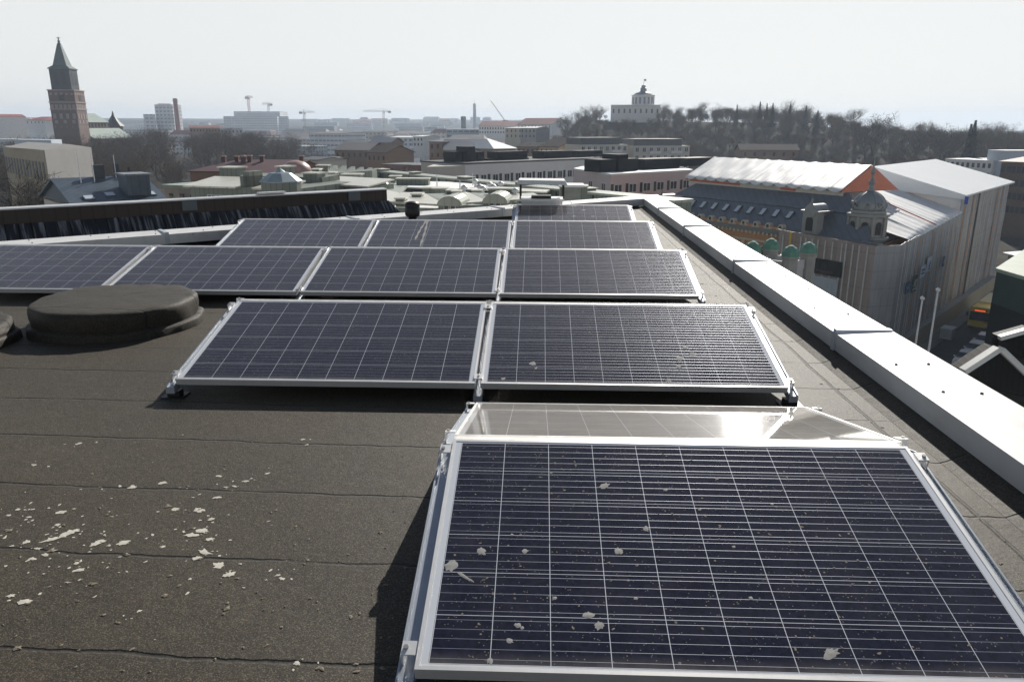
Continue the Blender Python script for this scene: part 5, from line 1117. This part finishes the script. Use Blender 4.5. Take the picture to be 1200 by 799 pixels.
# ------------------------------------------------------------------ hill: observatory, apartment houses
ob = D(739, 130, 505); gz = gh(ob.x, ob.y)
t = T('observatory', 'white observatory with a two-tier round tower on top of the wooded hill', 'building', (ob.x, ob.y, gz-1))
OBW = mat('observatory_white', (.66, .65, .63), .7, .05, .1)
oz = lambda py: D(740, py, 505).z
L0_, R0_ = D(716, 125, 500), D(774, 124, 500); W(MB().prism(foot(L0_, R0_, 14), gz-1, oz(124.5)), 'wing', OBW, t); W(MB().prism(foot(D(716, 125, 499.6), D(774, 124, 499.6), 15), oz(124.4), oz(123.3)), 'cornice', OBW, t)
flat_windows(t, L0_, R0_, 9, oz(133), oz(128), 1.0, mat('dark_glass_far', (.05, .05, .05), .3))
W(MB().lathe([(7.0, oz(125)), (7.0, oz(113)), (7.4, oz(112.6)), (7.4, oz(111.3)), (6.6, oz(111.2))], 16, (ob.x+8.2, ob.y+6, 0)), 'drum', OBW, t)
for i in range(16):
    a_ = 2*math.pi*i/16; e = Vector((math.cos(a_), math.sin(a_), 0)); W(MB().obox((ob.x+8.2+e.x*7, ob.y+6+e.y*7, oz(118)), (-e.y, e.x, 0), e, (0, 0, 1), .65, .06, 2.0), 'drum_window', mat('grey_glass', (.2, .22, .25), .4), t)
W(MB().lathe([(6.2, oz(111.15)), (5.0, oz(109)), (2.6, oz(107.2)), (2.0, oz(107)), (1.9, oz(103.5)), (2.3, oz(103.3)), (1.2, oz(102)), (1.5, oz(100.6)), (.9, oz(99.5)), (.12, oz(99)), (.1, oz(95))], 16, (ob.x+8.2, ob.y+6, 0)), 'dome', mat('slate_dome', (.2, .22, .24), .5), t)
W(MB().box(ob.x+8.2, ob.x+9.7, ob.y+5.97, ob.y+6.03, oz(94.5), oz(92.5)), 'flag', mat('flag_cloth', (.3, .3, .35), .8), t); W(MB().tube((ob.x+8.2, ob.y+6, oz(95)), (ob.x+8.2, ob.y+6, oz(92)), .12, .1, 5), 'flag_pole', galv, t)
for px0, px1, pyt, dist, lab in ((680, 736, 161.5, 300, 'left of two pale hillside apartment houses with dark glazed tops'), (743, 809, 163, 310, 'right of two pale hillside apartment houses with dark glazed tops')):
    L0_, R0_ = D(px0, pyt, dist), D(px1, pyt+1, dist+10); qq = foot(L0_, R0_, 13); zt = L0_.z
    t = block('hill_apartments', lab, 'building', qq, zt-2.6, CREAM, None, group='apartment houses at the foot of the hill')
    ins = foot(Vector(L0_)+Vector((.3, .8, 0)), Vector(R0_)+Vector((-3, .8, 0)), 11); W(MB().prism(ins, zt-2.595, zt-.3), 'penthouse', mat('penthouse_dark', (.05, .055, .065), .3), t); W(MB().prism(ins, zt-.297, zt), 'roof', mat('dark_flat_roof', (.06, .065, .07), .6), t)
    for fl in range(3):
        windows(t, L0_, R0_, 8, zt-5.0-fl*3.0, zt-3.2-fl*3.0, 1.5, dep=.2)
        for j in range(2):
            f0_, f1_ = (.27+j*.38, .47+j*.38); A = Vector(L0_)+(Vector(R0_)-Vector(L0_))*f0_; B = Vector(L0_)+(Vector(R0_)-Vector(L0_))*f1_; W(MB().wallbox(A, B, 1.2, zt-5.6-fl*3, zt-4.6-fl*3, 1.25), 'balcony', WHITE, t)

# ------------------------------------------------------------------ houses of the middle distance
MANS = mat('ochre_brick', (.22, .15, .105), .85, .15, .5); SLATE = mat('blue_slate', (.075, .09, .12), .5, .2, .3)
def house(label, px0, px1, pye, pyr, d0, d1, dep, wm, rm, hip=0, rows=1, n=5, wh=1.6, name='house', cat='building', group=None, z0=None):
    L_, R_ = D(px0, pye, d0), D(px1, pye, d1); qq = foot(L_, R_, dep); ze_ = (L_.z+R_.z)/2; m_ = (d0+d1)/2
    zr_ = D((px0+px1)/2, pyr, m_+dep/2).z; zg_ = min(gh(L_.x, L_.y), gh(R_.x, R_.y))-1
    t = T(name, label, cat, (L_.x, L_.y, zg_), group); W(MB().prism(qq, zg_, ze_-.25), 'wall', wm, t)
    if zr_ > ze_+.4: gable(t, qq, ze_, zr_, rm, wm, .5, hip)
    else: W(MB().prism(qq, ze_-.247, ze_), 'roof', rm, t)
    for r_ in range(rows): flat_windows(t, qq[0], qq[1], n, ze_-1.1-wh-r_*(wh+1.6), ze_-1.1-r_*(wh+1.6), 1.0)
    return t
house('ochre brick mansion with blue slate roof left of the black roof boxes', 521, 583, 176, 163, 300, 300, 20, MANS, SLATE, 0, 3, 12)
house('ochre wing with a sunlit pale hip roof above the black roof boxes', 579, 604, 174, 162.5, 292, 298, 22, MANS, SNOWW, 5, 2, 5)  # sunlight on this roof put in as a white colour
house('brown brick corner part left of the blue slate mansion', 503, 523, 166, 164, 310, 306, 16, MANS, SLATE, 0, 4, 3)
house('ochre gabled house with brown roof below the hill', 632, 655, 172, 161, 330, 318, 16, mat('yellow_render', (.42, .31, .17), .8, .1, .3), mat('brown_roof', (.055, .042, .036), .9, spec=.05), 0, 2, 4)
house('long low brown-roofed house among trees left of the gabled ochre house', 606, 632, 172, 167, 335, 330, 12, MANS, mat('brown_roof', (.055, .042, .036), .9, spec=.05), 0, 1, 5)
house('pale yellow block on the slope below the red roofed long house', 592, 612, 150, 149, 520, 510, 20, mat('yellow_pale', (.5, .44, .33), .8), SNOWW, 0, 2, 4)
house('grey block with a white flat roof edge beside the pale yellow block', 610, 628, 150, 148.5, 505, 500, 20, GREYW, SNOWW, 0, 2, 4)
house('long house with a dull red roof on the rise left of the hill', 561, 604, 148, 142, 690, 680, 25, WHITE, mat('dull_red_roof', (.22, .075, .06), .6), 0, 2, 14)
house('house with a dull red roof and chimney at the left foot of the hill', 606, 646, 146, 138.5, 660, 640, 25, WHITE, mat('dull_red_roof', (.22, .075, .06), .6), 0, 2, 10)
house('brown brick house with grey roof standing among the bare trees', 392, 432, 176, 167, 330, 322, 16, BRICK, mat('grey_tile', (.13, .12, .12), .7), 0, 1, 6)
house('orange brown gabled house right of the grey-roofed brick house', 430, 452, 179, 170, 300, 292, 14, mat('orange_render', (.25, .15, .085), .8), mat('brown_roof', (.055, .042, .036), .9, spec=.05), 0, 1, 4)
house('brown house with dark roof behind the orange gabled house', 433, 458, 167, 161, 380, 375, 14, BRICK, SLATE, 0, 1, 5)
house('low dark-roofed shed with a pale wall end behind the green block', 350, 372, 187, 183.5, 220, 214, 10, CREAM, mat('dark_flat_roof', (.06, .065, .07), .6), 0, 1, 3)
house('small white-roofed hut behind the green block', 372, 390, 188, 184, 230, 228, 8, WHITE, SNOWW, 0, 1, 2)
house('low dark red brick building left of the long white block', 446, 500, 193, 191, 235, 225, 12, mat('dark_red_brick', (.16, .075, .055), .8), mat('dark_flat_roof', (.06, .065, .07), .6), 0, 1, 6)
house('white block with three rows of windows in the hazy middle of town', 458, 483, 161, 159.5, 620, 610, 25, facade('white_rows', (.5, .52, .55), (.12, .14, .17), 3.2, 3.3), SNOWW, 0, 0)
house('pale house with small windows right of the hazy white block', 484, 496, 160, 158.5, 520, 515, 18, WHITE, SNOWW, 0, 2, 3)
house('wide blue-grey commercial block with a white band in the hazy town', 523, 592, 152, 151, 700, 700, 40, facade('blue_band', (.24, .28, .33), (.07, .08, .1), 5, 4, .8, .4), SLATE, 0, 0)
house('long white building with a dark window strip right of the cranes', 362, 402, 156, 155, 760, 740, 40, facade('white_strip', (.58, .58, .58), (.12, .12, .14), 3.4, 4.2, .8, .35), mat('brown_flat', (.16, .12, .1), .8), 0, 0)
house('red brick terrace left of centre beyond the bare trees', 222, 258, 150, 147, 640, 640, 20, BRICK, mat('dull_red_roof', (.22, .075, .06), .6), 0, 1, 10)
house('dark low hall with a pale wall beyond the bare trees', 258, 284, 151, 149, 600, 600, 25, WHITE, SLATE, 0, 1, 6)
house('red-roofed hall at the far left horizon', -8, 30, 137, 134, 880, 880, 40, WHITE, mat('far_red_roof', (.30, .07, .05), .6), 3, 0)
house('white house with a bright red gable roof left of the cathedral', 30, 52, 141, 137, 820, 800, 22, WHITE, mat('far_red_roof', (.30, .07, .05), .6), 6, 1, 5)
house('long low maroon-brown house among the trees on the right hillside', 868, 936, 176, 169, 375, 380, 14, BRICK, mat('brown_roof', (.055, .042, .036), .9, spec=.05), 0, 1, 6)
house('white flat-roofed block behind the wrapped tall house', 1108, 1164, 187, 184.5, 330, 320, 26, WHITE, SNOWW, 0, 2, 9)
house('grey stair tower block beside the white flat-roofed block', 1158, 1178, 176, 175, 325, 318, 14, mat('pale_blue_cladding', (.45, .5, .56), .6), SNOWW, 0, 0)
house('brown house with a red-brown hip roof at the right edge', 1174, 1225, 190, 179, 230, 225, 22, mat('dark_brown_wall', (.12, .085, .065), .85), mat('redbrown_roof', (.2, .09, .06), .6), 4, 4, 8)
house('cream house with a white roof beyond the green house at the right edge', 1181, 1230, 302, 285, 118, 112, 18, mat('yellow_pale', (.5, .44, .33), .8), SNOWW, 0, 2, 6)

# hospital, tower block, chimneys, mast
FARW = facade('far_white_rows', (.62, .63, .64), (.28, .32, .37), 4.5, 4.0, .6, .4)
t = block('hospital', 'large stepped white hospital block under two tower cranes on the horizon', 'building', foot(D(274, 133, 1500), D(328, 133, 1480), 60), D(300, 131, 1490).z, FARW, SNOWW, z0=-20)
W(MB().prism(foot(D(262, 140, 1450), D(325, 139, 1440), 40), -20, D(290, 136.5, 1445).z), 'front_wing', FARW, t); W(MB().prism(foot(D(318, 136, 1470), D(338, 136, 1470), 50), -20, D(330, 136.5, 1470).z), 'side_wing', FARW, t)
t = block('tower_block', 'white high-rise beside a tall brick chimney right of the cathedral', 'building', foot(D(181, 124, 1000), D(202, 124, 990), 20), D(190, 123, 995).z, FARW, SNOWW, z0=-22)
W(MB().prism(foot(D(168, 136, 980), D(182, 136, 980), 18), -22, D(175, 134, 980).z), 'low_wing', FARW, t)
W(MB().prism(foot(D(185, 122, 998), D(200, 122, 996), 8), D(190, 123, 995).z+.3, D(190, 121.5, 995).z), 'plant_room', WHITE, t)
def chimney(label, px, pyt, dist, r0, r1, m_, name='factory_chimney'):
    p = D(px, pyt, dist); t = T(name, label, 'chimney', (p.x, p.y, gh(p.x, p.y)-1)); zb = t.location.z
    MB().lathe([(r0, 0), (r1, p.z-zb-4), (r1*1.12, p.z-zb-3.5), (r1*1.12, p.z-zb)], 14).build('shaft', m_, t); MB().lathe([(r1*.8, p.z-zb+.003), (r1*.8, p.z-zb+.4)], 12).build('rim', BLACKPL, t); return t
chimney('slim brick-red chimney beside the white high-rise', 205, 116, 960, 3.0, 2.2, mat('chimney_brick', (.24, .11, .09), .85))
t = chimney('tall pale chimney with a thin aerial on the horizon above the mansion', 556, 122, 1500, 3.6, 2.6, mat('chimney_pale', (.42, .43, .45), .8)); MB().tube((0, 0, D(556, 122, 1500).z-t.location.z), (0, 0, D(556, 117, 1500).z-t.location.z), .5, .3, 6).build('aerial', galv, t)
chimney('short dark stack on the white block at the horizon centre', 543, 137, 1000, 3.5, 3.0, mat('dark_chimney', (.06, .06, .065), .7))
CRN = mat('crane_steel', (.34, .33, .27), .6, .1); CRR = mat('crane_red', (.34, .13, .09), .6)
def crane(label, px, pyt, pyj, dist, jl, jr, zbase, m_=CRN, k=1.0):
    p = D(px, pyt, dist); zj = D(px, pyj, dist).z; e0_, e1_ = D(jl, pyj, dist), D(jr, pyj, dist); t = T('tower_crane', label, 'crane', (p.x, p.y, zbase)); zz = Vector((0, 0, 1)); o = V2(p, 0)
    w_ = 1.0*k; mb = MB()
    for sx in (-1, 1):
        for sy in (-1, 1): mb.tube(o+Vector((sx*w_, sy*w_, zbase)), o+Vector((sx*w_, sy*w_, zj)), .22*k, .22*k, 4)
    z = zbase; i = 0
    while z < zj-2: 
        mb.tube(o+Vector((-w_ if i % 2 else w_, -w_, z)), o+Vector((w_ if i % 2 else -w_, -w_, z+2.5)), .14*k, .14*k, 3); z += 2.5; i += 1
    W(mb, 'mast', m_, t)
    d = (e1_-e0_).normalized(); u_ = Vector((0, 0, 1.5*k)); mb = MB(); n = 12; A = V2(e0_, zj); B = V2(e1_, zj)
    mb.tube(A, B, .3*k, .3*k, 4); mb.tube(A+u_, B+u_, .22*k, .22*k, 4)
    for i in range(n): mb.tube(A+(B-A)*(i/n)+(u_ if i % 2 else Vector()), A+(B-A)*((i+1)/n)+(Vector() if i % 2 else u_), .15*k, .15*k, 3)
    W(mb, 'jib', m_, t); top = V2(p, D(px, pyt, dist).z)
    W(MB().tube(V2(p, zj), top, .5*k, .3*k, 4), 'apex', m_, t); W(MB().tube(top, A+(B-A)*.12+u_, .12*k, .12*k, 3).tube(top, A+(B-A)*.88+u_, .12*k, .12*k, 3), 'tie_bars', m_, t)
    far_end = A if (A-V2(p, zj)).length < (B-V2(p, zj)).length else B
    W(MB().obox(far_end+Vector((0, 0, -.6*k))-d*(2*k if far_end == B else -2*k), d, Vector((-d.y, d.x, 0)), zz, 2.2*k, 1.0*k, 1.3*k), 'counterweight', GREYW, t); W(MB().obox(V2(p, zj-1.6*k)+Vector((1.6*k, -1, 0)), (1, 0, 0), (0, 1, 0), zz, 1.0*k, 1.0*k, 1.2*k), 'cab', WHITE, t)
crane('left tower crane with short jib on the hospital roof', 290.5, 112, 114.5, 1480, 287, 296, D(290, 131, 1480).z, CRR, 1.4)
crane('right tower crane with flat short jib on the hospital roof', 314, 120.5, 122.5, 1480, 307, 319, D(314, 131, 1480).z, CRN, 1.3)
crane('yellowish tower crane right of the hospital', 356, 128.5, 132, 1250, 350.5, 369, -15, CRN, 1.1)
crane('widest tower crane with a long left-pointing jib near the centre', 449, 127, 131, 1300, 425, 458, -15, CRN, 1.1)
p = D(592, 142, 900); q_ = D(575, 118, 900); t = T('mobile_crane', 'slender raised crane boom leaning left over the red-roofed long house', 'crane', (p.x, p.y, gh(p.x, p.y)-1))
mb = MB(); d_ = (q_-p)
for off in (Vector((.6, 0, 0)), Vector((-.6, 0, 0))): mb.tube(p+off, q_+off*.4, .25, .2, 4)
for i in range(14): mb.tube(p+d_*(i/14)+Vector((.6-.03*i if i % 2 else -.6+.03*i, 0, 0)), p+d_*((i+1)/14)+Vector((-.6+.03*i if i % 2 else .6-.03*i, 0, 0)), .13, .13, 3)
W(mb, 'boom', CRN, t); W(MB().box(p.x-2.5, p.x+3.5, p.y-2, p.y+2, gh(p.x, p.y), p.z+1), 'carriage', CRR, t)

# generic far blocks of the hazy town
palette = [facade('far_rows_white', (.55, .56, .57), (.2, .23, .27), 4, 3.6, .55, .42), facade('far_rows_grey', (.34, .36, .39), (.12, .14, .17), 3.6, 3.4, .5, .4), facade('far_rows_cream', (.5, .46, .40), (.16, .16, .17), 4, 3.5, .5, .4), facade('far_rows_brick', (.30, .17, .13), (.12, .1, .1), 3.4, 3.4, .45, .4), FARW]
pname = ['white', 'grey', 'cream', 'brick red', 'pale']
rf_ = [SNOWW, mat('dark_flat_roof', (.06, .065, .07), .6), mat('dull_red_roof', (.22, .075, .06), .6), mat('grey_tile', (.13, .12, .12), .7)]
rname = ['white', 'dark', 'dull red', 'grey']
rb = random.Random(5); count = 0
while count < 150:
    px = rb.uniform(-30, 660); dist = rb.choice([rb.uniform(520, 900), rb.uniform(800, 1500), rb.uniform(1300, 2800)])
    p = D(px, 150, dist); g_ = gh(p.x, p.y)
    if dist < 760 and px < 335 or (px > 600 and dist < 900): continue
    wd = rb.uniform(14, 60)*(1 if dist < 900 else 1.35); hh = rb.uniform(7, 15)+(rb.uniform(2, 9) if rb.random() < .15 else 0); an = rb.uniform(-.4, .4)
    a = Vector((p.x-math.cos(an)*wd/2, p.y-math.sin(an)*wd/2)); b = Vector((p.x+math.cos(an)*wd/2, p.y+math.sin(an)*wd/2)); qq = foot(a, b, rb.uniform(12, 26)); k = rb.choice([0, 0, 1, 2, 2, 3, 4]); r_ = rb.choice([0, 0, 1, 2, 3, 3])
    lab = '%s far town block under a %s roof in the haze below the skyline' % (pname[k], rname[r_])
    t = T('town_block', lab, 'building', (p.x, p.y, g_-1.5), 'far town blocks, %s with %s roofs' % (pname[k], rname[r_]))
    W(MB().prism(qq, g_-1.5, g_+hh), 'wall', palette[k], t)
    if r_ in (2, 3) and rb.random() < .8: gable(t, qq, g_+hh+.02, g_+hh+rb.uniform(2.5, 4.5), rf_[r_], None, .4, 3)
    else: W(MB().prism(qq, g_+hh+.003, g_+hh+.5), 'roof', rf_[r_], t)
    count += 1

# ------------------------------------------------------------------ bare spring trees
def bare_tree(seed, h, twigs, levels=3, spread=.55, thick=.022, tw=.035, upright=.35, nb=(3, 5)):
    """trunk+limbs as tapered tubes, twigs as long slivers; returns (trunk verts, faces), (crown verts, faces)"""
    rr = random.Random(seed); A = MB(); B = MB(); tips = []
    def grow(p, d, L, r, lv):
        segs = 3; 
        for s_ in range(segs):
            d = (d+Vector((rr.gauss(0, .13), rr.gauss(0, .13), rr.gauss(.04, .08)))).normalized(); q_ = p+d*L/segs; r2 = r*(.82 if lv else .86)
            (A if lv == 0 else B).tube(p, q_, r, r2, 5 if lv == 0 else (4 if lv < 2 else 3), False); 
            if lv >= 1: tips.append((q_, d, L, lv))
            if lv < levels and (s_ > 0 or lv > 0):
                for _ in range(rr.randint(*nb) if lv == 0 else rr.randint(1, 3)):
                    a_ = rr.uniform(0, 2*math.pi); e = Vector((math.cos(a_), math.sin(a_), upright+rr.uniform(-.15, .5))); e = (d*(.55 if lv else .35)+e*spread).normalized()
                    grow(q_, e, L*rr.uniform(.5, .78), r2*rr.uniform(.45, .65), lv+1)
            p, r = q_, r2
        tips.append((p, d, L, lv))
    grow(Vector((0, 0, 0)), Vector((0, 0, 1)), h*.52, h*thick, 0)
    for _ in range(twigs):
        p, d, L, lv = rr.choice(tips); p = p+Vector((rr.gauss(0, .03), rr.gauss(0, .03), rr.gauss(0, .03)))*h
        e = (d*.6+Vector((rr.gauss(0, .6), rr.gauss(0, .6), rr.gauss(.25, .45)))).normalized(); l = h*rr.uniform(.05, .13); s_ = e.orthogonal().normalized(); s_ = (Matrix.Rotation(rr.uniform(0, 6.28), 3, e) @ s_)*tw*rr.uniform(.6, 1.3)*h/15
        B.add([p-s_, p+s_, p+e*l], [(0, 1, 2)])
        m2 = p+e*l*.45; e2 = (e+Vector((rr.gauss(0, .7), rr.gauss(0, .7), rr.gauss(.1, .4)))).normalized(); B.add([m2-s_*.7, m2+s_*.7, m2+e2*l*.6], [(0, 1, 2)])
    k = h/max(v[2] for v in B.v); A.v = [(x*k, y*k, z*k) for x, y, z in A.v]; B.v = [(x*k, y*k, z*k) for x, y, z in B.v]
    return A, B
BARK = mat('bark_grey_brown', (.075, .062, .05), .9, .25, 2, spec=.03); TWIG = mat('bare_twigs', (.115, .082, .056), .9, .25, .3, spec=.03); TWIGY = mat('budding_twigs', (.14, .102, .055), .9, .25, .3, spec=.03); TWIGG = mat('grey_twigs', (.105, .086, .07), .9, .2, .3, spec=.03)
variants = []
for i in range(6):
    A, B = bare_tree(100+i, 13, 900, 3, .6, .02, .05)
    variants.append((A, B))
def arrays(mb):
    v = np.array(mb.v, dtype=np.float32); tri = []
    for f in mb.f:
        for k in range(1, len(f)-1): tri.append((f[0], f[k], f[k+1]))
    return v, np.array(tri, dtype=np.int64)
varr = [(arrays(a), arrays(b)) for a, b in variants]
def fast_mesh(name, V, Tn, m_):
    me = bpy.data.meshes.new(name); me.vertices.add(len(V)); me.vertices.foreach_set('co', V.astype(np.float32).ravel()); me.loops.add(len(Tn)*3); me.loops.foreach_set('vertex_index', Tn.astype(np.int32).ravel())
    me.polygons.add(len(Tn)); me.polygons.foreach_set('loop_start', np.arange(0, len(Tn)*3, 3, dtype=np.int32)); me.polygons.foreach_set('loop_total', np.full(len(Tn), 3, dtype=np.int32)); me.update(calc_edges=True); me.materials.append(m_); o = bpy.data.objects.new(name, me); COL.objects.link(o); return o
# the wood on the hill: too many stems to count, one mass per twig colour
rw = random.Random(21)
def wood(name, label, pts_, m_):
    VV = []; TT = []; n = 0
    for x, y, sc_ in pts_:
        k = rw.randrange(len(varr)); a_ = rw.uniform(0, 6.28); ca_, sa_ = math.cos(a_), math.sin(a_); z = gh(x, y)-.3
        for v, tr in varr[k]:
            sq = rw.uniform(.85, 1.2)
            w_ = np.stack([(v[:, 0]*ca_-v[:, 1]*sa_)*sc_*sq+x, (v[:, 0]*sa_+v[:, 1]*ca_)*sc_*sq+y, v[:, 2]*sc_+z], 1); VV.append(w_); TT.append(tr+n); n += len(v)
    return tag(fast_mesh(name, np.concatenate(VV), np.concatenate(TT), m_), label, 'wood', kind='stuff')
def polar(az, d): return CAM.x+math.sin(R(az))*d, CAM.y+math.cos(R(az))*d
p1_, p2_ = [], []
while len(p1_)+len(p2_) < 1250:
    az = rw.uniform(1.0, 37); d = rw.uniform(330, 575) if az < 21 else rw.uniform(255, 540)
    if az < 8 and d < 345: continue
    x, y = polar(az, d)
    if (x-ob.x)**2+(y-ob.y-5)**2 < 26**2 or (4.2 < az < 8.4 and 470 < d < 512): continue
    if gh(x, y) < -21.5 and az < 10: continue
    (p2_ if rw.random() < .3 else p1_).append((x, y, (rw.uniform(.45, .82) if rw.random() < .93 else rw.uniform(.9, 1.15))*(.85 if az < 4 else 1)))
p3_ = []
while len(p3_) < 900:
    az = rw.uniform(1.0, 37); d = rw.uniform(325, 545) if az < 21 else rw.uniform(250, 520); x, y = polar(az, d)
    if (az < 8 and d < 342) or (x-ob.x)**2+(y-ob.y-5)**2 < 22**2: continue
    p3_.append((x, y, rw.uniform(.25, .5)))
wood('hill_scrub', 'dense brown undergrowth between the bare trees on the hill', p3_, TWIGG)
wood('hill_wood', 'brown mass of bare trees covering the hill below the observatory', p1_, TWIG)
wood('budding_wood', 'lighter yellowish bare crowns scattered through the hill wood', p2_, TWIGY)
# single trees: park round the cathedral, streets of the town, skyline trees
tree_protos = []
def tree(label, cat, x, y, h, k, m_, group):
    while len(tree_protos) <= k: tree_protos.append({})
    key = m_.name
    if key not in tree_protos[k]:
        t = T('bare_tree', label, cat, (0, 0, 0), group); variants[k][0].build('trunk', BARK, t); variants[k][1].build('crown', m_, t); tree_protos[k][key] = t
    else: t = dup(tree_protos[k][key])
    t['label'] = label; t['group'] = group; t.location = (x, y, gh(x, y)-.1); s_ = h/13; t.scale = (s_*rw.uniform(.95, 1.25), s_*rw.uniform(.95, 1.25), s_); t.rotation_euler = (0, 0, rw.uniform(0, 6.28)); return t
n_ = 0
while n_ < 185:
    px = rw.uniform(-40, 345); d = rw.uniform(260, 520)
    if px < 60: d = rw.uniform(260, 480)
    if 60 < px < 150 and d > 480: continue
    p = D(px, 170, d); tree('bare brown park tree in the wood between the cathedral and the red roofs', 'tree', p.x, p.y, rw.uniform(13, 19), rw.randrange(6), TWIG if rw.random() < .75 else TWIGG, 'bare trees of the park round the cathedral'); n_ += 1
n_ = 0
while n_ < 115:
    px = rw.uniform(320, 660) if n_ < 70 else rw.uniform(325, 520); d = rw.uniform(230, 620) if n_ < 70 else rw.uniform(190, 300)
    if px > 500 and d < 330: continue
    if 518 < px < 606 and d < 330: continue
    p = D(px, 170, d); tree('bare street tree among the hazy houses right of the maroon roofs', 'tree', p.x, p.y, rw.uniform(7, 13), rw.randrange(6), rw.choice([TWIG, TWIGG, TWIGG, TWIGY]), 'bare street trees of the middle town'); n_ += 1
sky_tr = [(663, 128, 540, 'first bare tree on the hilltop left of the observatory'), (678, 126, 540, 'second bare tree on the hilltop left of the observatory'), (688, 122, 530, 'third and tallest bare tree left of the observatory'), (704, 122, 535, 'bare tree touching the left side of the observatory'), (779, 124, 520, 'dense bare tree just right of the observatory'), (812, 124, 500, 'bare hilltop tree midway between observatory and first spruce'), (862, 125, 500, 'bare hilltop tree left of the first spruce'), (1021, 126, 380, 'tallest loose-crowned bare tree on the right skyline'), (1031, 129, 385, 'second loose-crowned tree beside the tallest right skyline tree'), (1075, 141, 370, 'bare tree right of the tall loose-crowned pair'), (1108, 140, 360, 'tall thin bare tree above the white flat-roofed block'), (1118, 141, 365, 'bare tree close behind the tall thin one'), (1160, 145, 360, 'bare tree near the right end of the skyline'), (1185, 146, 350, 'last bare tree at the right end of the skyline')]
for px, pyt, d, lab in sky_tr:
    p = D(px, pyt, d); g_ = gh(p.x, p.y); tree(lab, 'tree', p.x, p.y, max(8, (p.z-g_)*.98), rw.randrange(6), TWIGG, 'bare skyline trees')
# spruces
NEED = mat('spruce_needles', (.012, .02, .014), .9, .3, .5)
rs = random.Random(8); TR = MB().tube((0, 0, 0), (0, 0, 12.6), .22, .03, 6); NB = MB()
for i in range(900):
    z = 1.2+11.6*rs.random()**.85; r_ = (13-z)*.19*rs.uniform(.5, 1.05)+.1; a_ = rs.uniform(0, 6.28); e = Vector((math.cos(a_), math.sin(a_), rs.uniform(-.45, -.1))); s_ = Vector((-e.y, e.x, 0))*rs.uniform(.12, .3); p = Vector((0, 0, z))+e*r_*rs.uniform(0, .5)
    NB.add([p-s_*.5, p+s_*.5, p+e*r_*.6+s_, p+e*r_+Vector((0, 0, -.1)), p+e*r_*.6-s_], [(0, 1, 2, 3, 4)])
sp0 = None
for i, (px, pyt, d, lab) in enumerate(((891, 121, 480, 'first dark spruce on the skyline, left of its close neighbours'), (899, 123, 485, 'broad dark spruce second on the skyline'), (906, 122.5, 480, 'dark spruce third on the skyline, right of the broad one'), (926.5, 123.5, 470, 'lone slim spruce in the middle of the skyline row'), (945, 126, 460, 'spruce right of the lone slim one'), (958.5, 131, 455, 'shortest and rightmost spruce of the skyline row'), (864, 124, 490, 'thin spruce left of the dense skyline group'), (1143, 146, 350, 'flat-topped dark conifer far right on the skyline'), (1138, 150, 352, 'low dark conifer beside the flat-topped one'))):
    p = D(px, pyt, d); g_ = gh(p.x, p.y); h_ = max(9, p.z-g_)
    if sp0 is None: t = T('spruce', lab, 'tree', group='spruces on the skyline'); TR.build('trunk', BARK, t); NB.build('crown', NEED, t); sp0 = t
    else: t = dup(sp0); t['label'] = lab
    h_ = h_*1.1; t.location = (p.x, p.y, g_-.2); t.scale = (h_/13*.95, h_/13*.95, h_/13); t.rotation_euler = (0, 0, i*1.3)
# the big bare trees by the theatre
for i, (px, pyt, d, sd_, lab) in enumerate(((36, 181, 118, 55, 'large gnarled bare tree in front of the theatre front'), (58, 192, 112, 57, 'second gnarled bare tree against the grey theatre wall'), (14, 196, 122, 58, 'half-hidden bare tree left of the large gnarled one'))):
    p = D(px, pyt, d); h_ = p.z-GZ; A, B = bare_tree(sd_, h_, 3000, 4, .62, .036, .04, .3, (2, 4)); t = T('bare_tree', lab, 'tree', (p.x, p.y, GZ), 'gnarled trees by the theatre'); A.build('trunk', mat('bark_dark', (.045, .038, .032), .9, .2, 3), t); B.build('crown', mat('bark_dark_twig', (.06, .048, .038), .9, .2, 3), t)
# small scattered stuff of the white roofs (snow-bright sheds) behind the green block
for i in range(16):
    px = rb.uniform(330, 510); d = rb.uniform(240, 420); p = D(px, 180, d); wd = rb.uniform(5, 12); an = rb.uniform(-.5, .5)
    a = Vector((p.x-math.cos(an)*wd/2, p.y-math.sin(an)*wd/2)); b = Vector((p.x+math.cos(an)*wd/2, p.y+math.sin(an)*wd/2)); qq = foot(a, b, rb.uniform(6, 9)); hh = rb.uniform(4, 8); k = i % 4
    t = T('small_house', 'small %s house with %s roof among bare trees beyond the green block' % (['white', 'ochre', 'brown', 'cream'][k], ['a dark', 'a bright white', 'a grey', 'a bright white'][k]), 'building', (p.x, p.y, GZ-.2), 'small houses beyond the green block, %s' % ['white', 'ochre', 'brown', 'cream'][k])
    W(MB().prism(qq, GZ-.2, GZ+hh), 'wall', [WHITE, mat('orange_render', (.25, .15, .085), .8), BRICK, CREAM][k], t); gable(t, qq, GZ+hh+.1, GZ+hh+3, [mat('dark_flat_roof', (.06, .065, .07), .6), SNOWW, mat('grey_tile', (.13, .12, .12), .7), SNOWW][k], None, .4)

# ------------------------------------------------------------------ air
hz = NT('haze_air'); hz.t.nodes.remove(hz.b); pvn = hz.n('ShaderNodeVolumePrincipled'); pvn.inputs['Color'].default_value = (.70, .83, 1, 1); pvn.inputs['Density'].default_value = .00024; pvn.inputs['Anisotropy'].default_value = .25
hz.l(pvn.outputs[0], hz.out.inputs['Volume'])
tag(MB().box(-4700, 4700, -300, 4900, -30, 75).build('haze', hz.m), kind='stuff')
